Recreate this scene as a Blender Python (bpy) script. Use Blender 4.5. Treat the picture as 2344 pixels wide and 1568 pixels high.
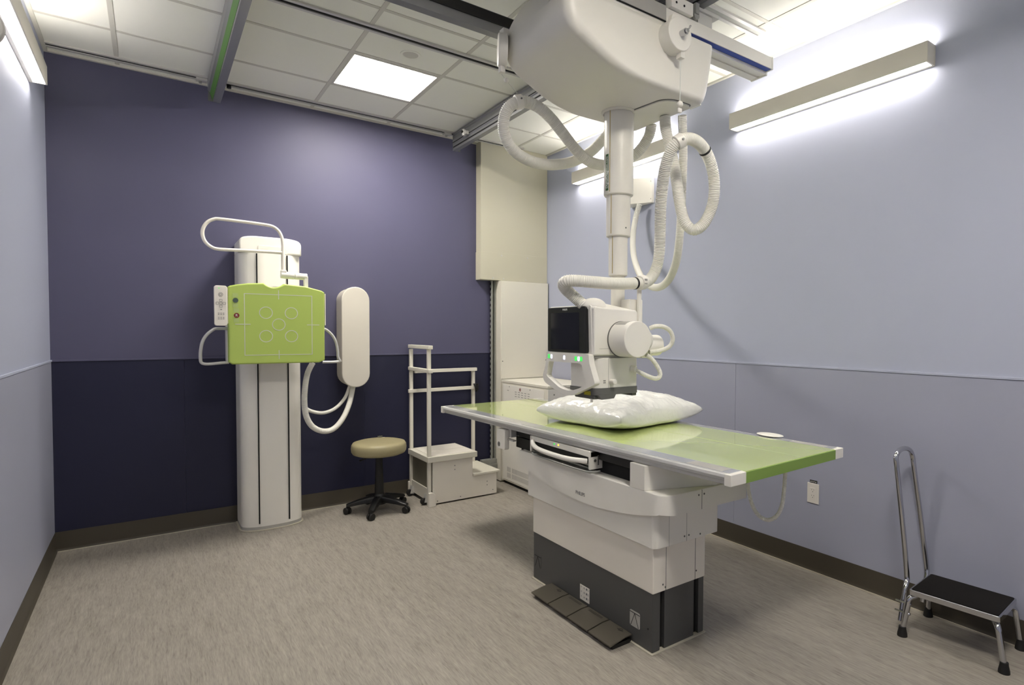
import bpy, bmesh, math, random
from mathutils import Vector, Matrix, noise
PI = math.pi
random.seed(4)
for o in list(bpy.data.objects):
    bpy.data.objects.remove(o)
scn = bpy.context.scene
COL = scn.collection

# ------------------------------------------------------------ room dimensions (metres)
LX, RX, BY, FY, H = -0.509, 3.128, 4.909, -1.15, 3.133
EYE = Vector((0, 0, 1.415))

# ------------------------------------------------------------ camera
F, CX, CY, YAW, PITCH, ROLL = 1326.04, 1339.72, 797.18, 0.64282, -0.02966, 0.00542
cf = Vector((math.sin(YAW)*math.cos(PITCH), math.cos(YAW)*math.cos(PITCH), math.sin(PITCH)))
r0 = Vector((math.cos(YAW), -math.sin(YAW), 0)); u0 = r0.cross(cf)
cr = r0*math.cos(ROLL) + u0*math.sin(ROLL); cu = -r0*math.sin(ROLL) + u0*math.cos(ROLL)
cam_d = bpy.data.cameras.new('camera'); cam = bpy.data.objects.new('camera', cam_d); COL.objects.link(cam)
cam.matrix_world = Matrix(((cr.x, cu.x, -cf.x, 0), (cr.y, cu.y, -cf.y, 0), (cr.z, cu.z, -cf.z, EYE.z), (0, 0, 0, 1)))
cam_d.sensor_fit = 'HORIZONTAL'; cam_d.sensor_width = 36; cam_d.lens = F/2344*36
cam_d.shift_x = -(CX-1172)/2344; cam_d.shift_y = (CY-784)/2344
cam_d.clip_start = 0.05
scn.camera = cam

# ------------------------------------------------------------ world, view
w = bpy.data.worlds.new('world'); scn.world = w; w.use_nodes = True
w.node_tree.nodes['Background'].inputs[0].default_value = (0.5, 0.52, 0.55, 1)
w.node_tree.nodes['Background'].inputs[1].default_value = 0.0
vs = scn.view_settings
vs.view_transform = 'Standard'; vs.look = 'None'; vs.gamma = 1.0; vs.use_curve_mapping = False
vs.exposure = 2.52
E_BAR_DOWN, E_BAR_UP, E_TROFFER = 3.9, 5.2, 11.5

# ------------------------------------------------------------ measuring: sight line through a picture point, cut by a real plane
def M(px, py, ax, v):
    d = cf + cr*((px-CX)/F) - cu*((py-CY)/F)
    i = 'XYZ'.index(ax)
    return EYE + d*((v - EYE[i])/d[i])

# ------------------------------------------------------------ materials
def lin(c):
    return tuple((x/255/12.92 if x/255 <= 0.04045 else ((x/255+0.055)/1.055)**2.4) for x in c)
MATS = {}
def mat(name, rgb, rough=0.5, metal=0.0, spec=0.5, bump=None, var=0.0, vscale=3.0, emit=0, trans=0, coat=0, aniso=None):
    m = bpy.data.materials.new(name); m.use_nodes = True
    nt = m.node_tree; b = nt.nodes['Principled BSDF']
    c = lin(rgb)
    b.inputs['Base Color'].default_value = (*c, 1)
    b.inputs['Roughness'].default_value = rough
    b.inputs['Metallic'].default_value = metal
    b.inputs['Specular IOR Level'].default_value = spec
    if coat:
        b.inputs['Coat Weight'].default_value = coat; b.inputs['Coat Roughness'].default_value = 0.03
    if trans: b.inputs['Transmission Weight'].default_value = trans
    tc = nt.nodes.new('ShaderNodeTexCoord')
    src = tc.outputs['Object']
    if aniso:
        mp = nt.nodes.new('ShaderNodeMapping'); mp.inputs['Scale'].default_value = aniso
        nt.links.new(src, mp.inputs[0]); src = mp.outputs[0]
    if True:
        n = nt.nodes.new('ShaderNodeTexNoise'); n.inputs['Scale'].default_value = vscale; n.inputs['Detail'].default_value = 4
        nt.links.new(src, n.inputs['Vector'])
        mx = nt.nodes.new('ShaderNodeMix'); mx.data_type = 'RGBA'
        v = var if var else 0.015
        mx.inputs['A'].default_value = (*[x*(1-v) for x in c], 1); mx.inputs['B'].default_value = (*[min(1, x*(1+v)) for x in c], 1)
        nt.links.new(n.outputs['Fac'], mx.inputs['Factor']); nt.links.new(mx.outputs['Result'], b.inputs['Base Color'])
    if bump:
        n2 = nt.nodes.new('ShaderNodeTexNoise'); n2.inputs['Scale'].default_value = bump[0]; n2.inputs['Detail'].default_value = 3
        nt.links.new(src, n2.inputs['Vector'])
        bp = nt.nodes.new('ShaderNodeBump'); bp.inputs['Strength'].default_value = bump[1]; bp.inputs['Distance'].default_value = 0.01
        nt.links.new(n2.outputs['Fac'], bp.inputs['Height']); nt.links.new(bp.outputs['Normal'], b.inputs['Normal'])
    if emit:
        b.inputs['Emission Color'].default_value = (*c, 1); b.inputs['Emission Strength'].default_value = emit
    MATS[name] = m
    return m

def wall_mat(name, rgb, rough):
    return mat(name, rgb, rough, 0, 0.3, bump=(220, 0.04), var=0.012, vscale=1.2)
m_lav = wall_mat('lavender_wall_paint', (176, 181, 200), 0.55)
m_lavlow = wall_mat('lavender_wainscot_panel', (164, 167, 184), 0.42)
m_pur = wall_mat('purple_wall_paint', (87, 86, 110), 0.50)
m_navy = wall_mat('navy_wainscot_panel', (39, 40, 61), 0.42)
m_base = mat('dark_brown_vinyl_base', (72, 66, 55), 0.5)
m_ceil = mat('ceiling_tile', (240, 240, 232), 0.85, bump=(300, 0.1), var=0.01)
m_tee = mat('ceiling_tee_metal', (205, 203, 194), 0.5)
m_white = mat('white_equipment_paint', (237, 234, 225), 0.38, var=0.008)
m_white2 = mat('warm_white_equipment_paint', (238, 232, 220), 0.42, var=0.008)
m_hose = mat('white_ribbed_hose', (232, 230, 220), 0.45)
m_hous = mat('crane_cover_plastic', (232, 229, 219), 0.36, var=0.006)
m_lightbody = mat('lamp_body_paint', (214, 210, 198), 0.5)
m_cream = mat('cream_duct_paint', (196, 192, 171), 0.4, var=0.008)
m_case = mat('case_off_white_paint', (212, 207, 195), 0.4)
m_cab = mat('cabinet_white_paint', (224, 220, 206), 0.42)
m_grey = mat('grey_trim_plastic', (170, 168, 162), 0.45)
m_midgrey = mat('mid_grey_plastic', (104, 104, 100), 0.45)
m_dark = mat('charcoal_base_paint', (76, 76, 75), 0.42, var=0.02)
m_black = mat('black_plastic', (20, 20, 20), 0.4)
m_slot = mat('black_gap', (8, 8, 8), 0.8)
m_alu = mat('aluminium_profile', (204, 203, 199), 0.34, 0.25)
m_alud = mat('anodised_rail_metal', (150, 151, 153), 0.35, 0.6)
m_steel = mat('galvanised_steel', (160, 161, 156), 0.45, 0.3, var=0.12, vscale=30)
m_chrome = mat('chrome', (200, 200, 202), 0.12, 1.0)
m_green = mat('lime_green_panel', (180, 202, 100), 0.42, var=0.006)
m_tgreen = mat('glossy_green_table_surface', (206, 222, 138), 0.08, 0, 0.9, coat=1.0, var=0.004)
m_tgrey = mat('clear_grey_table_edge', (176, 178, 180), 0.14, 0, 0.8, coat=0.6)
m_line = mat('pale_green_line', (206, 222, 150), 0.2)
m_gedge = mat('green_table_end', (130, 160, 74), 0.4)
m_mark = mat('pale_grey_print', (205, 208, 196), 0.5)
m_stripe = mat('green_stripe', (88, 136, 62), 0.5)
m_blue = mat('blue_stripe', (58, 84, 170), 0.5)
m_screen = mat('dark_glass_screen', (34, 36, 40), 0.08, 0, 0.6)
m_seat = mat('olive_tan_vinyl', (162, 153, 117), 0.45, bump=(120, 0.05))
m_rubber = mat('black_rubber', (22, 21, 20), 0.6)
m_mat = mat('black_ribbed_tread', (18, 15, 13), 0.75, spec=0.2, bump=(60, 0.5), aniso=(20, 1, 1), var=0.3, vscale=12)
m_gold = mat('gold_scale_strip', (176, 152, 66), 0.4, 0.3)
m_dgreen = mat('dark_green_label', (52, 92, 48), 0.5)
m_letter = mat('dark_grey_lettering', (120, 120, 120), 0.5)
m_lw = mat('white_lettering', (220, 222, 214), 0.5)
m_yel = mat('yellow_warning_label', (222, 214, 40), 0.5)
m_red = mat('dark_red_disc', (126, 44, 40), 0.5)
m_gdisc = mat('slate_disc', (74, 90, 84), 0.5)
m_tape = mat('clear_tape', (186, 206, 130), 0.2)
m_plate = mat('outlet_white', (228, 224, 216), 0.4)
m_floorline = mat('pale_sealant', (190, 184, 166), 0.5)
m_pillow = mat('white_pillow_film', (238, 238, 232), 0.26, 0, 0.6, bump=(22, 0.5), var=0.01, aniso=(1.6, .8, 1))
m_pedal = mat('metal_foot_pedal', (100, 95, 84), 0.30, 0.5)
m_lampd = mat('lamp_diffuser_down', (255, 248, 238), 0.5, emit=E_BAR_DOWN)
m_lampu = mat('lamp_diffuser_up', (255, 248, 238), 0.5, emit=E_BAR_UP)
m_trof = mat('troffer_diffuser', (255, 249, 240), 0.5, emit=E_TROFFER)
m_ledw = mat('white_led_button', (225, 230, 255), 0.4, emit=0.22)
m_ledg = mat('green_led_button', (60, 230, 90), 0.4, emit=0.16)
m_leda = mat('amber_led', (255, 190, 40), 0.4, emit=0.5)

def floor_mat():
    m = bpy.data.materials.new('streaked_vinyl_floor'); m.use_nodes = True
    nt = m.node_tree; b = nt.nodes['Principled BSDF']; b.inputs['Roughness'].default_value = 0.42
    b.inputs['Specular IOR Level'].default_value = 0.35
    tc = nt.nodes.new('ShaderNodeTexCoord')
    warp = nt.nodes.new('ShaderNodeTexNoise'); warp.inputs['Scale'].default_value = 3.0
    nt.links.new(tc.outputs['Object'], warp.inputs['Vector'])
    vm = nt.nodes.new('ShaderNodeVectorMath'); vm.operation = 'SCALE'; vm.inputs['Scale'].default_value = 0.035
    nt.links.new(warp.outputs['Color'], vm.inputs[0])
    va = nt.nodes.new('ShaderNodeVectorMath'); va.operation = 'ADD'
    nt.links.new(tc.outputs['Object'], va.inputs[0]); nt.links.new(vm.outputs[0], va.inputs[1])
    last = None
    cols = []
    for sc, det in (((120, 9, 1), 5), ((300, 24, 1), 3), ((30, 4, 1), 2)):
        mp = nt.nodes.new('ShaderNodeMapping'); mp.inputs['Scale'].default_value = sc
        nt.links.new(va.outputs[0], mp.inputs[0])
        n = nt.nodes.new('ShaderNodeTexNoise'); n.inputs['Scale'].default_value = 1.0; n.inputs['Detail'].default_value = det
        nt.links.new(mp.outputs[0], n.inputs['Vector']); cols.append(n)
    a = nt.nodes.new('ShaderNodeMath'); a.operation = 'ADD'; nt.links.new(cols[0].outputs['Fac'], a.inputs[0]); nt.links.new(cols[1].outputs['Fac'], a.inputs[1])
    a2 = nt.nodes.new('ShaderNodeMath'); a2.operation = 'MULTIPLY'; a2.inputs[1].default_value = 0.5; nt.links.new(a.outputs[0], a2.inputs[0])
    a3 = nt.nodes.new('ShaderNodeMath'); a3.operation = 'MULTIPLY_ADD'; a3.inputs[1].default_value = 0.3; nt.links.new(cols[2].outputs['Fac'], a3.inputs[0]); nt.links.new(a2.outputs[0], a3.inputs[2])
    rp = nt.nodes.new('ShaderNodeValToRGB')
    e = rp.color_ramp.elements
    e[0].position = 0.44; e[0].color = (*lin((126, 119, 109)), 1)
    e[1].position = 0.84; e[1].color = (*lin((172, 165, 154)), 1)
    k = rp.color_ramp.elements.new(0.60); k.color = (*lin((150, 144, 134)), 1)
    nt.links.new(a3.outputs[0], rp.inputs[0]); nt.links.new(rp.outputs[0], b.inputs['Base Color'])
    return m
m_floor = floor_mat()

# ------------------------------------------------------------ mesh helpers
class MB:
    def __init__(s): s.bm = bmesh.new()
    def _merge(s, o):
        me = bpy.data.meshes.new('t'); o.to_mesh(me); o.free(); s.bm.from_mesh(me); bpy.data.meshes.remove(me); return s
    def box(s, x0, y0, z0, x1, y1, z1, bev=0.0, seg=2):
        b = bmesh.new(); bmesh.ops.create_cube(b, size=1)
        for v in b.verts:
            v.co = Vector(((x0+x1)/2+v.co.x*(x1-x0), (y0+y1)/2+v.co.y*(y1-y0), (z0+z1)/2+v.co.z*(z1-z0)))
        if bev: bmesh.ops.bevel(b, geom=list(b.edges), offset=min(bev, .49*min(abs(x1-x0), abs(y1-y0), abs(z1-z0))), segments=seg, affect='EDGES', profile=0.5)
        return s._merge(b)
    def prism(s, poly, axis, a, b_, bev=0.0, seg=3, vbev=None):
        # poly: 2D points; axis 'X': (y,z) 'Y': (x,z) 'Z': (x,y)
        b = bmesh.new()
        def P(p, t):
            return {'X': (t, p[0], p[1]), 'Y': (p[0], t, p[1]), 'Z': (p[0], p[1], t)}[axis]
        v0 = [b.verts.new(P(p, a)) for p in poly]; v1 = [b.verts.new(P(p, b_)) for p in poly]
        n = len(poly)
        f0 = b.faces.new(v0); f1 = b.faces.new(v1[::-1])
        for i in range(n):
            b.faces.new((v0[i], v1[i], v1[(i+1) % n], v0[(i+1) % n]))
        bmesh.ops.recalc_face_normals(b, faces=b.faces)
        if bev: bmesh.ops.bevel(b, geom=list(f0.edges)+list(f1.edges), offset=bev, segments=seg, affect='EDGES', profile=0.5)
        return s._merge(b)
    def cyl(s, p0, p1, r, r2=None, seg=32, bev=0.0):
        p0, p1 = Vector(p0), Vector(p1); d = p1-p0; L = d.length
        b = bmesh.new()
        bmesh.ops.create_cone(b, cap_ends=True, segments=seg, radius1=r, radius2=r if r2 is None else r2, depth=L)
        if bev:
            es = [e for e in b.edges if any(len(f.verts) > 4 for f in e.link_faces)]
            bmesh.ops.bevel(b, geom=es, offset=bev, segments=3, affect='EDGES', profile=0.5)
        q = Vector((0, 0, 1)).rotation_difference(d.normalized()).to_matrix().to_4x4()
        bmesh.ops.transform(b, matrix=Matrix.Translation((p0+p1)/2) @ q, verts=b.verts)
        return s._merge(b)
    def sphere(s, c, r, sc=(1, 1, 1), seg=24):
        b = bmesh.new(); bmesh.ops.create_uvsphere(b, u_segments=seg, v_segments=seg//2, radius=r)
        for v in b.verts: v.co = Vector((c[0]+v.co.x*sc[0], c[1]+v.co.y*sc[1], c[2]+v.co.z*sc[2]))
        return s._merge(b)
    def sweep(s, pts, rad, seg=14, closed=False, cap=True):
        # pts: list of Vector; rad: number or list
        b = bmesh.new(); n = len(pts); rings = []
        up = None
        for i, p in enumerate(pts):
            if closed: t = (pts[(i+1) % n]-pts[i-1])
            else: t = pts[min(i+1, n-1)]-pts[max(i-1, 0)]
            t = t.normalized()
            if up is None:
                up = t.orthogonal().normalized()
            up = (up - t*up.dot(t)).normalized()
            sd = t.cross(up)
            r = rad[i] if isinstance(rad, (list, tuple)) else rad
            rings.append([b.verts.new(p + up*r*math.cos(2*PI*k/seg) + sd*r*math.sin(2*PI*k/seg)) for k in range(seg)])
        rr = range(n if closed else n-1)
        for i in rr:
            A, B = rings[i], rings[(i+1) % n]
            for k in range(seg):
                b.faces.new((A[k], A[(k+1) % seg], B[(k+1) % seg], B[k]))
        if cap and not closed:
            b.faces.new(rings[0][::-1]); b.faces.new(rings[-1])
        bmesh.ops.recalc_face_normals(b, faces=b.faces)
        return s._merge(b)
    def lathe(s, prof, c, seg=48, axis='Z'):
        b = bmesh.new(); rings = []
        for r, h in prof:
            ring = []
            for k in range(seg):
                a = 2*PI*k/seg
                ring.append(b.verts.new((c[0]+r*math.cos(a), c[1]+r*math.sin(a), c[2]+h)))
            rings.append(ring)
        for A, B in zip(rings, rings[1:]):
            for k in range(seg): b.faces.new((A[k], A[(k+1) % seg], B[(k+1) % seg], B[k]))
        b.faces.new(rings[0][::-1]); b.faces.new(rings[-1])
        bmesh.ops.recalc_face_normals(b, faces=b.faces)
        return s._merge(b)
    def ring(s, c, r, w, t, axis='Y', seg=48):
        # flat ring in plane normal to axis
        b = bmesh.new()
        vs = []
        for k in range(seg):
            a = 2*PI*k/seg; q = []
            for rr, d in ((r-w/2, 0), (r+w/2, 0), (r+w/2, t), (r-w/2, t)):
                x, z = rr*math.cos(a), rr*math.sin(a)
                q.append(b.verts.new({'Y': (c[0]+x, c[1]-d, c[2]+z), 'X': (c[0]-d, c[1]+x, c[2]+z), 'Z': (c[0]+x, c[1]+z, c[2]+d)}[axis]))
            vs.append(q)
        for k in range(seg):
            A, B = vs[k], vs[(k+1) % seg]
            for j in range(4): b.faces.new((A[j], A[(j+1) % 4], B[(j+1) % 4], B[j]))
        bmesh.ops.recalc_face_normals(b, faces=b.faces)
        return s._merge(b)
    def xf(s, m):
        bmesh.ops.transform(s.bm, matrix=m, verts=s.bm.verts); return s
    def build(s, name, m, parent=None, smooth=True, ang=35):
        me = bpy.data.meshes.new(name)
        root = Vector((0, 0, 0)); p = parent
        while p: root += p.location; p = p.parent
        if parent is None:
            # put the origin at the foot of the mesh
            xs = [v.co for v in s.bm.verts]
            lo = Vector([min(c[i] for c in xs) for i in range(3)]); hi = Vector([max(c[i] for c in xs) for i in range(3)])
            root = Vector(((lo.x+hi.x)/2, (lo.y+hi.y)/2, lo.z))
        bmesh.ops.translate(s.bm, vec=-root, verts=s.bm.verts)
        s.bm.to_mesh(me); s.bm.free()
        if smooth:
            for f in me.polygons: f.use_smooth = True
            me.set_sharp_from_angle(angle=math.radians(ang))
        me.materials.append(m)
        o = bpy.data.objects.new(name, me); COL.objects.link(o)
        if smooth and ang <= 60 and len(me.polygons) < 6000:
            wn = o.modifiers.new('face_weighted_normals', 'WEIGHTED_NORMAL'); wn.keep_sharp = True; wn.weight = 60
        if parent: o.parent = parent
        else: o.location = root
        return o

def thing(name, label, cat, loc, group=None):
    o = bpy.data.objects.new(name, None); COL.objects.link(o); o.location = loc
    o.empty_display_size = 0.1
    o['label'] = label; o['category'] = cat
    if group: o['group'] = group
    return o
def tag(o, label, cat, group=None):
    o['label'] = label; o['category'] = cat
    if group: o['group'] = group
    return o
def struct(o):
    o['kind'] = 'structure'; return o
def lab(o, t):
    o['label'] = t; return o

def bez(pts, step=0.01, closed=False):
    # Catmull-Rom through points, resampled to an even step
    P = [Vector(p) for p in pts]; out = []
    n = len(P); rng = range(n if closed else n-1)
    for i in rng:
        if closed: p0, p1, p2, p3 = P[i-1], P[i], P[(i+1) % n], P[(i+2) % n]
        else: p0, p1, p2, p3 = P[max(i-1, 0)], P[i], P[i+1], P[min(i+2, n-1)]
        for k in range(24):
            t = k/24
            out.append(0.5*((2*p1)+(p2-p0)*t+(2*p0-5*p1+4*p2-p3)*t*t+(3*p1-p0-3*p2+p3)*t*t*t))
    if not closed: out.append(P[-1])
    else: out.append(out[0])
    res = [out[0]]; acc = 0
    for a, b in zip(out, out[1:]):
        d = (b-a).length
        while acc + d >= step:
            t = (step-acc)/d if d else 0
            a = a.lerp(b, t); res.append(a.copy()); d = (b-a).length; acc = 0
        acc += d
    if closed and (res[-1]-res[0]).length < step*0.6: res.pop()
    return res
def ribbed(mb, pts, r, pitch=0.0078, depth=0.075, seg=16):
    q = bez(pts, pitch/4)
    rad = [r*(1-depth*1.5*(0.5+0.5*math.cos(2*PI*i/4))) if True else r for i in range(len(q))]
    return mb.sweep(q, rad, seg)
def arcpts(cx, cy, r, a0, a1, n=8):
    return [(cx+r*math.cos(math.radians(a0+(a1-a0)*i/n)), cy+r*math.sin(math.radians(a0+(a1-a0)*i/n))) for i in range(n+1)]
def rrect(x0, y0, x1, y1, r, n=6):
    return arcpts(x0+r, y0+r, r, 180, 270, n)+arcpts(x1-r, y0+r, r, 270, 360, n)+arcpts(x1-r, y1-r, r, 0, 90, n)+arcpts(x0+r, y1-r, r, 90, 180, n)
def roundpoly(poly, rads, n=6):
    out = []; N = len(poly)
    for i, p in enumerate(poly):
        r = rads[i] if isinstance(rads, (list, tuple)) else rads
        p = Vector(p); a = Vector(poly[i-1])-p; b = Vector(poly[(i+1) % N])-p
        if r <= 0: out.append((p.x, p.y)); continue
        r = min(r, a.length*0.49, b.length*0.49)
        s0 = p+a.normalized()*r; s1 = p+b.normalized()*r
        for k in range(n+1):
            t = k/n; q = s0*(1-t)**2+p*2*t*(1-t)+s1*t*t
            out.append((q.x, q.y))
    return out
def text_mesh(txt, size, extr=0.0006, bold=0.0):
    c = bpy.data.curves.new('txt', 'FONT'); c.body = txt; c.size = size; c.extrude = extr; c.align_x = 'CENTER'; c.align_y = 'CENTER'; c.offset = bold
    o = bpy.data.objects.new('txt', c); COL.objects.link(o)
    dg = bpy.context.evaluated_depsgraph_get()
    me = bpy.data.meshes.new_from_object(o.evaluated_get(dg))
    bpy.data.objects.remove(o); mb = MB(); mb.bm.from_mesh(me); bpy.data.meshes.remove(me)
    return mb
def facing(origin, right, up):
    right = Vector(right).normalized(); up = Vector(up).normalized(); n = right.cross(up)
    o = Vector(origin)
    return Matrix(((right.x, up.x, n.x, o.x), (right.y, up.y, n.y, o.y), (right.z, up.z, n.z, o.z), (0, 0, 0, 1)))

# ============================================================ ROOM SHELL
struct(MB().box(LX-.15, FY-.15, -.1, RX+.15, BY+.15, 0).build('floor', m_floor, None, False))
struct(MB().box(LX-.12, FY, 0, LX, BY, H+.1).build('wall_left', m_lav, None, False))
struct(MB().box(RX, FY, 0, RX+.12, BY, H+.1).build('wall_right', m_lav, None, False))
struct(MB().box(LX-.12, BY, 0, RX+.12, BY+.12, H+.1).build('wall_back', m_pur, None, False))
struct(MB().box(LX-.12, FY-.12, 0, RX+.12, FY, H+.1).build('wall_front', m_lav, None, False))
# wainscot sheets, seams and cap rails
RZ = 1.208; WT = .004
def seams(lo, hi, first, step=1.22):
    e = [lo]; x = first
    while x < hi: e.append(x); x += step
    return e+[hi]
sx = seams(LX, RX, M(424, 1000, 'Y', BY).x)
b = MB()
for a, c in zip(sx, sx[1:]): b.box(a+.0012, BY-WT, .1, c-.0012, BY, RZ)
struct(b.build('trim_1', m_navy, None, False))
sy = [FY, .56, M(1683, 1000, 'X', RX).y, M(1683, 1000, 'X', RX).y+1.22, BY-WT]
b = MB()
for a, c in zip(sy, sy[1:]): b.box(RX-WT, a+.0012, .1, RX, c-.0012, RZ)
struct(b.build('trim_2', m_lavlow, None, False))
struct(MB().box(LX, FY, .1, LX+WT, BY-WT, RZ).build('trim_3', m_lavlow, None, False))
struct(MB().box(LX+.008, BY-.009, RZ-.004, RX-.008, BY, RZ+.008, .002).build('trim_4', m_pur))
struct(MB().box(RX-.009, FY, RZ-.004, RX, BY, RZ+.008, .002).build('trim_5', m_lav))
struct(MB().box(LX, FY, RZ-.004, LX+.009, BY, RZ+.008, .002).build('trim_6', m_lav))
# vinyl baseboards with a coved toe
def bprof(s): return [(0, .124), (.006*s, .124), (.007*s, .02), (.016*s, .004), (.016*s, 0), (0, 0)]
struct(MB().prism([(BY+y, z) for y, z in bprof(-1)], 'X', LX, RX).build('baseboard_back', m_base))
struct(MB().prism([(RX+y, z) for y, z in bprof(-1)], 'Y', FY, BY).build('baseboard_right', m_base))
struct(MB().prism([(LX+y, z) for y, z in bprof(1)], 'Y', FY, BY).build('baseboard_left', m_base))
struct(MB().box(LX+.016, BY-.021, 0, RX-.016, BY-.016, .004).build('trim_7', m_floorline, None, False))
struct(MB().box(RX-.021, FY, 0, RX-.016, BY-.02, .004).build('trim_8', m_floorline, None, False))

# ------------------------------------------------------------ ceiling: tile grid with a recessed lamp opening
T = .584; GX = 1.014; GY = 4.349
ox0, ox1, oy1, oy0 = GX, GX+T, GY, GY-T
o2y0, o2y1 = GY-7*T, GY-6*T      # opening for the added second lamp, out of view
cb = MB()
cb.box(LX-.12, FY-.12, H, ox0, BY+.12, H+.04).box(ox1, FY-.12, H, RX+.12, BY+.12, H+.04)
cb.box(ox0, FY-.12, H, ox1, o2y0, H+.04).box(ox0, o2y1, H, ox1, oy0, H+.04).box(ox0, oy1, H, ox1, BY+.12, H+.04)
struct(cb.build('ceiling', m_ceil, None, False))
tb = MB(); tw = .012; td = .003
xs = []; x = GX
while x > LX: x -= T
while x < RX:
    if x > LX+.03: xs.append(x)
    x += T
ys = []; y = GY
while y > FY: y -= T
while y < BY:
    if y > FY+.02: ys.append(y)
    y += T
for x in xs: tb.box(x-tw, FY, H-td, x+tw, BY, H)
for y in ys:
    e = [LX]+xs+[RX]
    for a, c in zip(e, e[1:]): tb.box(a+tw, y-tw, H-td+.0004, c-tw, y+tw, H)
struct(tb.build('trim_9', m_tee, None, False))
eb = MB().box(LX, FY, H-.012, LX+.02, BY, H).box(RX-.02, FY, H-.012, RX, BY, H).box(LX+.02, BY-.02, H-.012, RX-.02, BY, H)
struct(eb.build('trim_10', m_tee, None, False))

# ============================================================ LAMPS
def troffer(y0, y1, label, ax=None):
    ax = ox0 if ax is None else ax
    t = thing('ceiling_light', label, 'light', (ax+T/2, (y0+y1)/2, H), 'recessed ceiling lights')
    x0, x1 = ax+tw, ax+T-tw; y0 += tw; y1 -= tw
    fr = MB()
    fr.box(x0, y0, H-.004, x1, y0+.022, H+.07).box(x0, y1-.022, H-.004, x1, y1, H+.07)
    fr.box(x0, y0+.022, H-.004, x0+.012, y1-.022, H+.07).box(x1-.012, y0+.022, H-.004, x1, y1-.022, H+.07)
    fr.box(x0+.012, y0+.022, H+.06, x1-.012, y1-.022, H+.07)
    # curved end wall
    pr = [(x1-.012, H+.0), (x1-.016, H+.0)]+[(x1-.016-.05*(1-math.cos(a*PI/12)), H+.055*math.sin(a*PI/12)) for a in range(1, 7)]+[(x1-.012, H+.055)]
    fr.prism(pr, 'Y', y0+.022, y1-.022)
    fr.build('lamp_frame', m_tee, t)
    yc = (y0+y1)/2
    for s in (-1, 1):
        ya, yb = (y0+.024, yc-.006) if s < 0 else (yc+.006, y1-.024)
        pts = [(ya+(yb-ya)*k/10, H+.012+.040*math.sin(PI*k/10)) for k in range(11)]
        poly = pts+[(yb, H+.058), (ya, H+.058)]
        MB().prism(poly, 'X', x0+.02, x1-.068).build('lamp_diffuser', m_trof, t)
    MB().box(x0+.02, yc-.006, H+.004, x1-.05, yc+.006, H+.03, .002).build('lamp_spine', m_tee, t)
    return t
troffer(oy0, oy1, 'bright recessed square ceiling light in the tiles above the dark purple wall')
troffer(o2y0, o2y1, 'added unseen recessed square ceiling light near the viewer, between the two overhead rails')  # added lamp, out of view, brightens surfaces facing the camera

def wall_bar(side, y0, y1, label):
    z0, z1 = 2.737, 2.838; d = .088 if side > 0 else .074
    xw = RX if side > 0 else LX; xf = xw - side*d
    a, c = min(xw, xf), max(xw, xf)
    t = thing('wall_light_bar', label, 'light', (xw, (y0+y1)/2, z0), 'linear wall lights')
    s = MB()
    if side > 0: s.box(a, y0, z0, a+.007, y1, z1, .0015).box(c-.020, y0+.008, z0, c, y1-.008, z1, .001)
    else: s.box(c-.007, y0, z0, c, y1, z1, .0015).box(a, y0+.008, z0, a+.017, y1-.008, z1, .001)
    i0, i1 = (a+.007, c) if side > 0 else (a, c-.007)
    s.box(i0, y0, z0, i1, y0+.008, z1, .001).box(i0, y1-.008, z0, i1, y1, z1, .001)
    s.build('lamp_body', m_lightbody, t)
    j0, j1 = (a+.008, c-.021) if side > 0 else (a+.018, c-.008)
    MB().box(j0, y0+.009, z0+.004, j1, y1-.009, z0+.02).build('lower_diffuser', m_lampd, t, False)
    MB().box(j0, y0+.009, z1-.02, j1, y1-.009, z1-.004).build('upper_diffuser', m_lampu, t, False)
wall_bar(1, 1.295, 2.505, 'long white linear wall light high on the right wall, nearer the viewer')
wall_bar(1, 3.06, 4.28, 'long white linear wall light behind the crane hoses near the far corner')
wall_bar(-1, 3.10, 4.32, 'long white linear wall light on the left wall, at the top left')

wall_bar(-1, 1.30, 2.52, 'added unseen linear wall light on the left wall, the one nearer the viewer')  # bar added out of view to light the faces turned left
wall_bar(1, -.75, .47, 'added unseen linear wall light on the right wall, behind the viewer')  # extra unseen bar, put in to light the crane's front faces

# round fixture at the extreme left edge
t = thing('round_wall_fixture', 'grey round disc fixture cut by the top left edge beside the wall light', 'fixture', (LX, 2.86, 2.40))
c = M(-43, 57, 'X', LX+.11)
MB().cyl((LX, c.y, c.z), (LX+.10, c.y, c.z), .03, seg=24).build('fixture_arm', m_white, t)
MB().cyl((LX+.10, c.y-.012, c.z), (LX+.10, c.y+.012, c.z), .062, seg=40, bev=.006).build('fixture_disc', m_grey, t)

# ceiling speaker
p = M(940, 125, 'Z', H)
t = thing('ceiling_speaker', 'small round white speaker cover in the tile beside the square ceiling light', 'speaker', (p.x, p.y, H))
MB().lathe([(.062, 0), (.060, -.004), (.050, -.006), (.047, -.003), (.02, -.0025)], (p.x, p.y, H), 40).build('speaker_rim', m_ceil, t)
MB().cyl((p.x, p.y, H-.0035), (p.x, p.y, H), .046, seg=40).build('speaker_grille', m_tee, t)

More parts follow.
